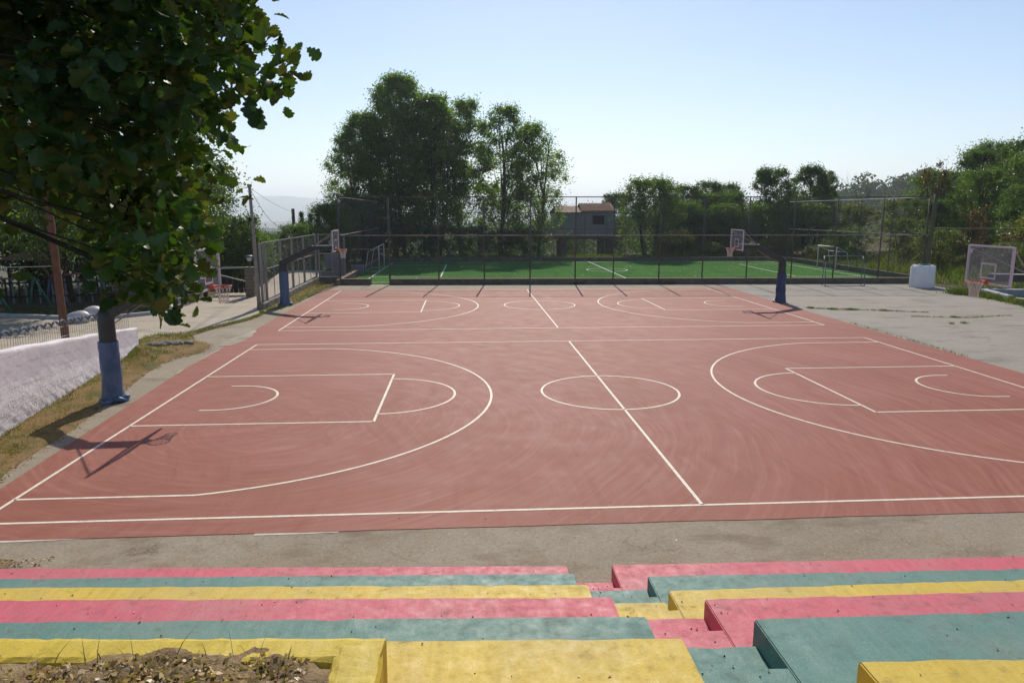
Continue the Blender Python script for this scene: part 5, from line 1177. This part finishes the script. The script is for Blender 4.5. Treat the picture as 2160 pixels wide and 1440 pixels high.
# ------------------------------------------------------------------ foreground oak
blobs = [(5.77,-7.7,6.13,0.14),(5.89,-7.91,5.96,0.13),(5.92,-7.94,5.88,0.12),(5.73,-7.66,5.85,0.14),(5.65,-7.52,5.76,0.12),(5.35,-7.07,5.74,0.15),(5.37,-7.1,5.59,0.15),(5.37,-7.19,5.44,0.17),(5.62,-7.59,5.32,0.12),(5.93,-7.76,6.1,0.15),(5.75,-7.48,6.07,0.12),(6.01,-7.98,5.84,0.11),(5.77,-7.55,5.86,0.13),(5.92,-7.87,5.69,0.15),(6.25,-8.41,5.48,0.12),(5.99,-7.99,5.44,0.1),(5.6,-7.33,5.46,0.16),(6.11,-8.26,5.21,0.13),(6.45,-8.53,5.87,0.09),(6.09,-7.89,5.99,0.14),(5.8,-7.39,5.98,0.15),(5.74,-7.32,5.92,0.17),(5.74,-7.36,5.81,0.16),(5.68,-7.28,5.66,0.16),(6.05,-7.96,5.47,0.14),(5.55,-7.05,5.48,0.18),(6.31,-8.4,5.21,0.09),(6.05,-7.54,6.19,0.14),(5.88,-7.22,6.16,0.14),(6.2,-7.89,5.9,0.14),(5.79,-7.17,5.92,0.13),(5.78,-7.17,5.86,0.14),(6.37,-8.35,5.51,0.11),(6.28,-8.22,5.43,0.11),(5.71,-7.02,5.48,0.13),(5.66,-7,5.33,0.18),(5.63,-6.98,5.19,0.17),(6.56,-8.47,5.91,0.12),(6.11,-7.52,6.09,0.12),(5.82,-6.96,6.15,0.13),(6.13,-7.61,5.83,0.11),(6.46,-8.27,5.61,0.11),(6.08,-7.51,5.68,0.15),(6.39,-8.23,5.43,0.09),(5.9,-7.2,5.46,0.13),(6.48,-8.43,5.21,0.1),(6.25,-7.96,5.17,0.13),(5.83,-7.17,5.04,0.17),(6,-7.52,4.96,0.14),(6.31,-7.64,6.16,0.14),(6.35,-7.85,6.01,0.11),(6.35,-7.78,5.93,0.15),(6.4,-7.9,5.8,0.13),(6.4,-8.02,5.64,0.1),(6.63,-8.5,5.48,0.11),(6.18,-7.49,5.57,0.13),(6.24,-7.69,5.42,0.16),(5.99,-7.19,5.36,0.18),(5.94,-7.09,5.17,0.17),(6,-7.19,5.09,0.15),(5.94,-7.17,4.93,0.15),(6.35,-8.09,4.85,0.13),(6.41,-8.14,4.73,0.13),(6.45,-7.78,6.15,0.14),(6.45,-7.72,6.07,0.13),(6.43,-7.75,5.91,0.13),(6.14,-7.09,5.95,0.14),(6.5,-7.95,5.67,0.14),(6.36,-7.63,5.63,0.16),(6.47,-7.93,5.47,0.14),(6.52,-8.02,5.37,0.13),(6.5,-8.08,5.28,0.13),(6.27,-7.54,5.17,0.14),(6.06,-7,5.05,0.17),(6.05,-7.04,4.92,0.15),(6.62,-8.43,4.88,0.13),(6.59,-8.37,4.77,0.11),(6.66,-8.01,6.07,0.1),(6.59,-7.84,6,0.11),(6.31,-7.08,6.11,0.14),(6.73,-8.27,5.69,0.1),(6.55,-7.78,5.74,0.11),(6.7,-8.17,5.52,0.13),(6.66,-8.12,5.47,0.12),(6.73,-8.34,5.33,0.11),(6.69,-8.23,5.24,0.11),(6.32,-7.32,5.19,0.13),(6.22,-7.12,5.05,0.14),(6.61,-8.07,4.94,0.1),(6.4,-7.62,4.79,0.13),(6.1,-6.97,4.65,0.15),(6.6,-8.19,4.64,0.11),(6.42,-7.1,6.34,0.17),(6.43,-7.13,6.18,0.15),(6.39,-7.11,6.07,0.16),(6.59,-7.55,5.9,0.15),(6.39,-7.12,5.87,0.17),(6.76,-8.18,5.53,0.11),(6.4,-7.14,5.57,0.16),(6.49,-7.39,5.45,0.17),(6.51,-7.61,5.05,0.11),(6.81,-8.44,4.94,0.09),(6.6,-7.88,4.85,0.13),(6.29,-7.06,4.7,0.14),(6.29,-7.18,4.54,0.18),(6.58,-7.08,6.33,0.17),(7.01,-8.48,5.81,0.09),(6.47,-6.98,6.17,0.19),(6.93,-8.32,5.71,0.13),(6.65,-7.39,5.79,0.15),(6.77,-7.85,5.57,0.11),(6.93,-8.45,5.39,0.09),(6.79,-7.43,6.24,0.16),(7.1,-8.48,5.85,0.09),(6.95,-7.94,5.88,0.13),(6.93,-8.07,5.76,0.13),(7.04,-8.48,5.55,0.09),(7.01,-7.98,5.65,0.14),(7.12,-8.3,5.53,0.13),(6.94,-7.33,5.8,0.17),(4.94,-6.24,6.45,0.23),(5.37,-7.02,6.15,0.21),(5.05,-6.52,6.1,0.19),(5.32,-6.97,5.9,0.17),(4.49,-5.7,5.95,0.25),(4.43,-5.62,5.85,0.25),(5.17,-6.84,5.54,0.15),(5.13,-6.79,5.39,0.2),(4.77,-6.24,5.34,0.24),(5.3,-7.1,5.13,0.16),(5.21,-6.47,6.42,0.23),(5.39,-6.79,6.19,0.15),(4.61,-5.45,6.41,0.23),(5.16,-6.44,5.98,0.19),(5.26,-6.69,5.78,0.2),(5.44,-7.06,5.66,0.15),(4.66,-5.79,5.68,0.27),(4.58,-5.63,5.49,0.21),(4.89,-6.16,5.27,0.23),(5.05,-6.54,5.16,0.22),(5.41,-6.68,6.32,0.22),(4.86,-5.63,6.45,0.28),(5.24,-6.32,6.15,0.24),(4.95,-5.87,6.08,0.23),(5.47,-6.88,5.8,0.21),(5.2,-6.35,5.72,0.24),(5.15,-6.37,5.61,0.17),(5.39,-6.75,5.43,0.2),(5.12,-6.25,5.35,0.21),(5.5,-6.97,5.14,0.22),(5.23,-5.93,6.52,0.23),(5.56,-6.65,6.24,0.18),(5.08,-5.79,6.26,0.23),(5.45,-6.51,6.01,0.22),(5.16,-5.93,5.95,0.25),(5.15,-5.98,5.76,0.25),(5.09,-5.87,5.62,0.18),(4.96,-5.68,5.55,0.23),(4.93,-5.76,5.36,0.26),(5.08,-5.92,5.16,0.19),(5.18,-5.5,6.67,0.21),(5.14,-5.65,6.28,0.21),(5.7,-6.85,5.82,0.15),(5.24,-5.88,5.67,0.26),(5.31,-6.11,5.36,0.19),(5.24,-6.05,5.18,0.2),(5.11,-5.67,5.03,0.24),(5.52,-5.99,6.53,0.26),(5.65,-6.34,6.32,0.17),(5.75,-6.48,6.1,0.24),(5.79,-6.7,5.98,0.17),(5.83,-6.75,5.84,0.18),(5.51,-6.22,5.46,0.21),(5.57,-6.31,5.27,0.18),(5.15,-5.55,5.14,0.26),(5.3,-5.81,4.97,0.25),(6.05,-6.91,6.3,0.16),(6.01,-6.75,6.22,0.16),(6.14,-7.12,6,0.16),(5.45,-5.53,6.18,0.23),(5.53,-5.71,5.98,0.27),(5.68,-6.18,5.61,0.24),(5.74,-6.34,5.49,0.18),(5.47,-5.79,5.33,0.24),(6.03,-7.03,5.1,0.21),(5.82,-6.66,4.99,0.18),(5.7,-6.41,4.82,0.24),(5.96,-6.28,6.45,0.25),(5.83,-6.14,6.37,0.19),(6.03,-6.52,6.1,0.24),(6.22,-7.09,5.89,0.16),(6.12,-6.92,5.8,0.22),(5.61,-5.55,5.83,0.25),(5.59,-5.48,5.72,0.23),(6.2,-7.1,5.22,0.19),(5.54,-5.69,5.18,0.2),(5.65,-5.95,4.98,0.25),(5.92,-6.56,4.88,0.22),(6.02,-6.75,4.74,0.18),(6.38,-7.13,6.24,0.17),(6.15,-6.49,6.24,0.19),(6.02,-6.27,6.02,0.19),(6.17,-6.6,5.87,0.22),(5.84,-5.87,5.68,0.2),(6.17,-6.7,5.25,0.22),(6.29,-7.14,5.13,0.18),(6.16,-6.88,5,0.21),(5.9,-6.21,4.85,0.2),(6.26,-6.25,6.51,0.21),(6.21,-6.23,6.35,0.21),(5.93,-5.57,6.39,0.23),(6.43,-6.94,5.88,0.16),(6.21,-6.32,5.91,0.2),(6.02,-5.87,5.8,0.2),(5.9,-5.54,5.66,0.23),(6.4,-6.9,5.41,0.2),(6.16,-6.33,5.35,0.19),(6,-5.93,5.19,0.19),(6.57,-6.86,6.33,0.17),(6.41,-6.3,6.35,0.24),(6.22,-5.97,6.26,0.2),(6.39,-6.72,5.13,0.2),(3.86,-6.5,5.4,0.34),(5.41,-8.19,6.2,0.34),(4.06,-7.06,5.55,0.34),(3.65,-6.64,7.51,0.34),(5.11,-7.76,6.75,0.34),(4.19,-7.81,6.17,0.34),(5.18,-8.53,5.7,0.34),(3.33,-7.34,4.81,0.34),(5.18,-7.48,6.02,0.34),(3.65,-7.28,5.94,0.34),(5.76,-8.14,6.04,0.34),(3.6,-7.13,5.16,0.34),(5.39,-7.45,6.2,0.34),(3.88,-7.3,6.18,0.34),(3.86,-6.89,5.59,0.34),(5.89,-8.75,4.87,0.34),(5.21,-8.72,5.31,0.34),(3.59,-6.52,5.91,0.34),(5.05,-7.21,5.68,0.34),(5.37,-7.4,6.97,0.34),(5.13,-8.7,5.63,0.34),(4.52,-7.28,5.05,0.34),(5.35,-7.91,5.83,0.34),(5.47,-8.57,5.77,0.34),(4.03,-7.38,5.9,0.34),(5.06,-8.13,4.96,0.34),(4.78,-6.87,6.55,0.34),(5.53,-7.54,6.48,0.34),(5.84,-8.84,6.25,0.34),(5.06,-8.72,5.24,0.34),(4.99,-8.37,6.17,0.34),(5.68,-7.83,5.98,0.34),(3.79,-7.16,6,0.34),(3.04,-6.86,5.99,0.34),(3.71,-7.33,5.72,0.34),(4.97,-8.39,6.16,0.34),(4.88,-7.2,5.54,0.34),(4.56,-7.69,6.08,0.34),(4.95,-8.44,5.6,0.34),(5.58,-8.67,4.81,0.34),(4.54,-7.52,6.43,0.34),(4.94,-7.64,5.94,0.34),(5.67,-8.31,5.02,0.34),(5.72,-8.38,5.84,0.34),(5.16,-8.68,5.94,0.34),(4.91,-7.4,6.77,0.34),(4.25,-7.35,6.76,0.34),(4.73,-8.26,4.99,0.34),(4.37,-7.91,6.48,0.34),(4.6,-7.63,6.25,0.34),(4.39,-7.77,5.68,0.34),(4.92,-7.11,5.85,0.34),(3.46,-6.71,4.69,0.34),(4.77,-6.72,6.71,0.34),(5.52,-8.17,6.21,0.34),(3.43,-7.25,5.34,0.34),(6,-8.42,6.65,0.34),(6.1,-8.73,6.2,0.34),(5.26,-7.47,7.13,0.34),(5.73,-7.73,6.7,0.34),(6.57,-8.23,7.23,0.34),(7.09,-8.77,5.98,0.34),(6.59,-7.95,6.35,0.34),(6.21,-6.97,7.34,0.34),(6.74,-7.85,6.63,0.34),(6.54,-8.78,6.78,0.34),(6.93,-8.14,6.28,0.34),(6.43,-8.14,7.3,0.34),(6.15,-7.76,6.76,0.34),(6.17,-6.62,8.37,0.34),(6.85,-7.46,7.19,0.34),(6.43,-7.2,7.04,0.34),(5.87,-7.23,7.6,0.34),(7.19,-8.47,7.03,0.34),(6.22,-7.6,7.03,0.34),(6.03,-8.41,6.58,0.34),(6.52,-7.82,7.41,0.34),(6.57,-6.71,8,0.34),(6.61,-8.1,6.35,0.34),(6.9,-7.62,6.88,0.34),(6.85,-8.33,6.42,0.34),(6.48,-8.04,7.29,0.34),(6.44,-8.13,6.93,0.34),(6.14,-6.76,8.36,0.34),(6.4,-7.63,6.85,0.34),(6.27,-8.35,6.51,0.34),(6.87,-8.59,6.68,0.34),(6.37,-6.7,6.66,0.34),(5.5,-7.21,6.82,0.34),(6.68,-7.46,7.79,0.34),(5.28,-7.18,7.53,0.34),(6.18,-6.87,6.98,0.34),(5.75,-7.13,6.69,0.34),(6.29,-7.95,6.51,0.34),(5.99,-8.15,6.49,0.34),(5.34,-6.95,7.87,0.34),(6.31,-8.18,7.28,0.34),(7.15,-8.84,6.24,0.34),(6.68,-7.34,7.84,0.34),(7.17,-8.79,6.77,0.34),(7.04,-8.06,6.53,0.34),(6.9,-7.86,7.17,0.34),(6.05,-8.15,7.12,0.34),(6.54,-7.25,6.92,0.34),(5.77,-6.95,6.62,0.34)]
oak = thing('oak_tree', 'large oak whose lobed dark leaves hang in from the upper left', 'tree', (2.3, -8.3, 2.62))
ob = np.array([2.3, -8.3, 2.62])
# lobed leaf mesh
half = [(0, .0), (.03, .12), (.14, .17), (.17, .24), (.12, .30), (.24, .37), (.27, .46), (.19, .52), (.33, .60), (.36, .70), (.25, .77), (.27, .86), (.19, .94), (.0, 1.0)]
def leaf_template(cup):
    vs = [(0, v, -cup * (v - .5) ** 2) for _, v in half]; k = len(half); out = list(vs)
    for s_ in (1, -1): out += [(s_ * h_, v, -cup * (v - .5) ** 2 + abs(h_) * .35 * (1 if s_ > 0 else .7)) for h_, v in half[1:-1]]
    fs = []
    for s_, off in ((1, k), (-1, k + k - 2)):
        ring = [0] + [off + q_ for q_ in range(k - 2)] + [k - 1]
        for q_ in range(k - 1):
            f_ = [q_, ring[q_], ring[q_ + 1], q_ + 1]; f_ = list(dict.fromkeys(f_))
            fs.append(tuple(f_ if s_ > 0 else f_[::-1]))
    return np.array(out), fs
lv, lfs = leaf_template(.25)
lme = bpy.data.meshes.new('leaf'); lme.from_pydata([tuple(p_) for p_ in lv], [], lfs); lme.materials.append(M['lf_oak']); lme.update()
allp = []
for bx_, by_, bz_, br3 in blobs:
    k = int(29 * max(1, (br3 / .13) ** .5)) if br3 < .33 else 80
    d = R.normal(size=(k, 3)); d /= np.linalg.norm(d, axis=1)[:, None]; allp.append(np.array([bx_, by_, bz_]) + d * (br3 * 1.25 * R.uniform(.1, 1, k) ** .5)[:, None])
allp = np.vstack(allp); cpos = np.array(cam.location)
allp = allp[np.linalg.norm(allp - cpos, axis=1) > 2.4]
from mathutils import Matrix
mats = []
for p_ in allp:
    tip = Vector((R.normal() * .8, R.normal() * .8, -.55 + R.normal() * .45)).normalized(); up = Vector((R.normal() * .7, R.normal() * .7, 1)); x_ = tip.cross(up).normalized(); z_ = x_.cross(tip).normalized()
    s_ = R.uniform(.058, .108); w_ = s_ * R.uniform(.95, 1.25)
    mats.append((Matrix(((x_.x * w_, tip.x * s_, z_.x * s_, p_[0] - ob[0]), (x_.y * w_, tip.y * s_, z_.y * s_, p_[1] - ob[1]), (x_.z * w_, tip.z * s_, z_.z * s_, p_[2] - ob[2]), (0, 0, 0, 1)))))
# nearest in-frame leaves become parts
fw = Vector((math.sin(.0657) * math.cos(.178), math.cos(.0657) * math.cos(.178), -math.sin(.178)))
rt = fw.cross(Vector((0, 0, 1))).normalized(); upv = rt.cross(fw)
scr = []
for p_ in allp:
    d = Vector(p_ - cpos); z = d.dot(fw); scr.append((z if (z > 0 and abs(d.dot(rt) / z) < .72 and abs(d.dot(upv) / z) < .49) else 99))
order = np.argsort(scr); near = set(order[:300].tolist())
for k in order[:300]:
    o = bpy.data.objects.new('leaf', lme); link(o); o.parent = oak; o.matrix_local = mats[int(k)]
rest = [k for k in range(len(allp)) if k not in near]
Vs = np.array([np.array(mats[k])[:3, :3] @ lv.T + np.array(mats[k])[:3, 3:4] for k in rest]).transpose(0, 2, 1).reshape(-1, 3)
b = MB(); tri = []
for f_ in lfs: tri += ([f_] if len(f_) == 3 else [(f_[0], f_[1], f_[2]), (f_[0], f_[2], f_[3])])
tri = np.array(tri); F = (tri[None] + (np.arange(len(rest)) * len(lv))[:, None, None]).reshape(-1, 3)
np_obj('foliage', Vs, F, M['lf_oak'], oak, 'stuff')
# trunk and limbs
b = MB(); b.path([(0, 0, -.3), (.02, .0, .8), (-.05, .1, 2.0), (.0, .2, 3.4), (.1, .2, 4.6)], [.24, .20, .16, .12, .07], 10); b.build('trunk', M['bark'], oak, smooth=True)
b = MB(); BL = np.array(blobs); rs = np.random.RandomState(9)
hubs = BL[rs.permutation(len(BL))[:9], :3] - ob
for h_ in hubs:
    s0 = np.array([0, .15, rs.uniform(2.2, 4.2)]); mid = s0 * .4 + h_ * .6 + np.array([0, 0, rs.uniform(.25, .6)]); b.path([tuple(s0), tuple((s0 + mid) / 2 + rs.uniform(-.12, .12, 3)), tuple(mid), tuple(h_)], [.030, .021, .013, .006], 6)
    nb = BL[np.argsort(np.linalg.norm(BL[:, :3] - ob - h_, axis=1))[1:7], :3] - ob
    for q in nb: b.path([tuple(mid), tuple((mid + q) / 2 + rs.uniform(-.08, .08, 3)), tuple(q)], [.009, .006, .003], 4)
b.build('limbs', M['bark'], oak, smooth=True)

# ------------------------------------------------------------------ air
zs = V[:, 2] if False else None
b = MB(); b.box(-11900, 11900, -11900, 11900, -220, 262)
t = NT('haze_air'); 
pv = t.n('ShaderNodeVolumePrincipled'); pv.inputs['Color'].default_value = (.82, .91, 1.0, 1); pv.inputs['Density'].default_value = HAZE_DENSITY; pv.inputs['Anisotropy'].default_value = .35
t.l(pv.outputs[0], t.out.inputs['Volume'])
hz = b.build('haze', t.m, None, 'stuff'); hz['label'] = 'thin bluish morning haze filling the whole valley'; hz['category'] = 'haze'
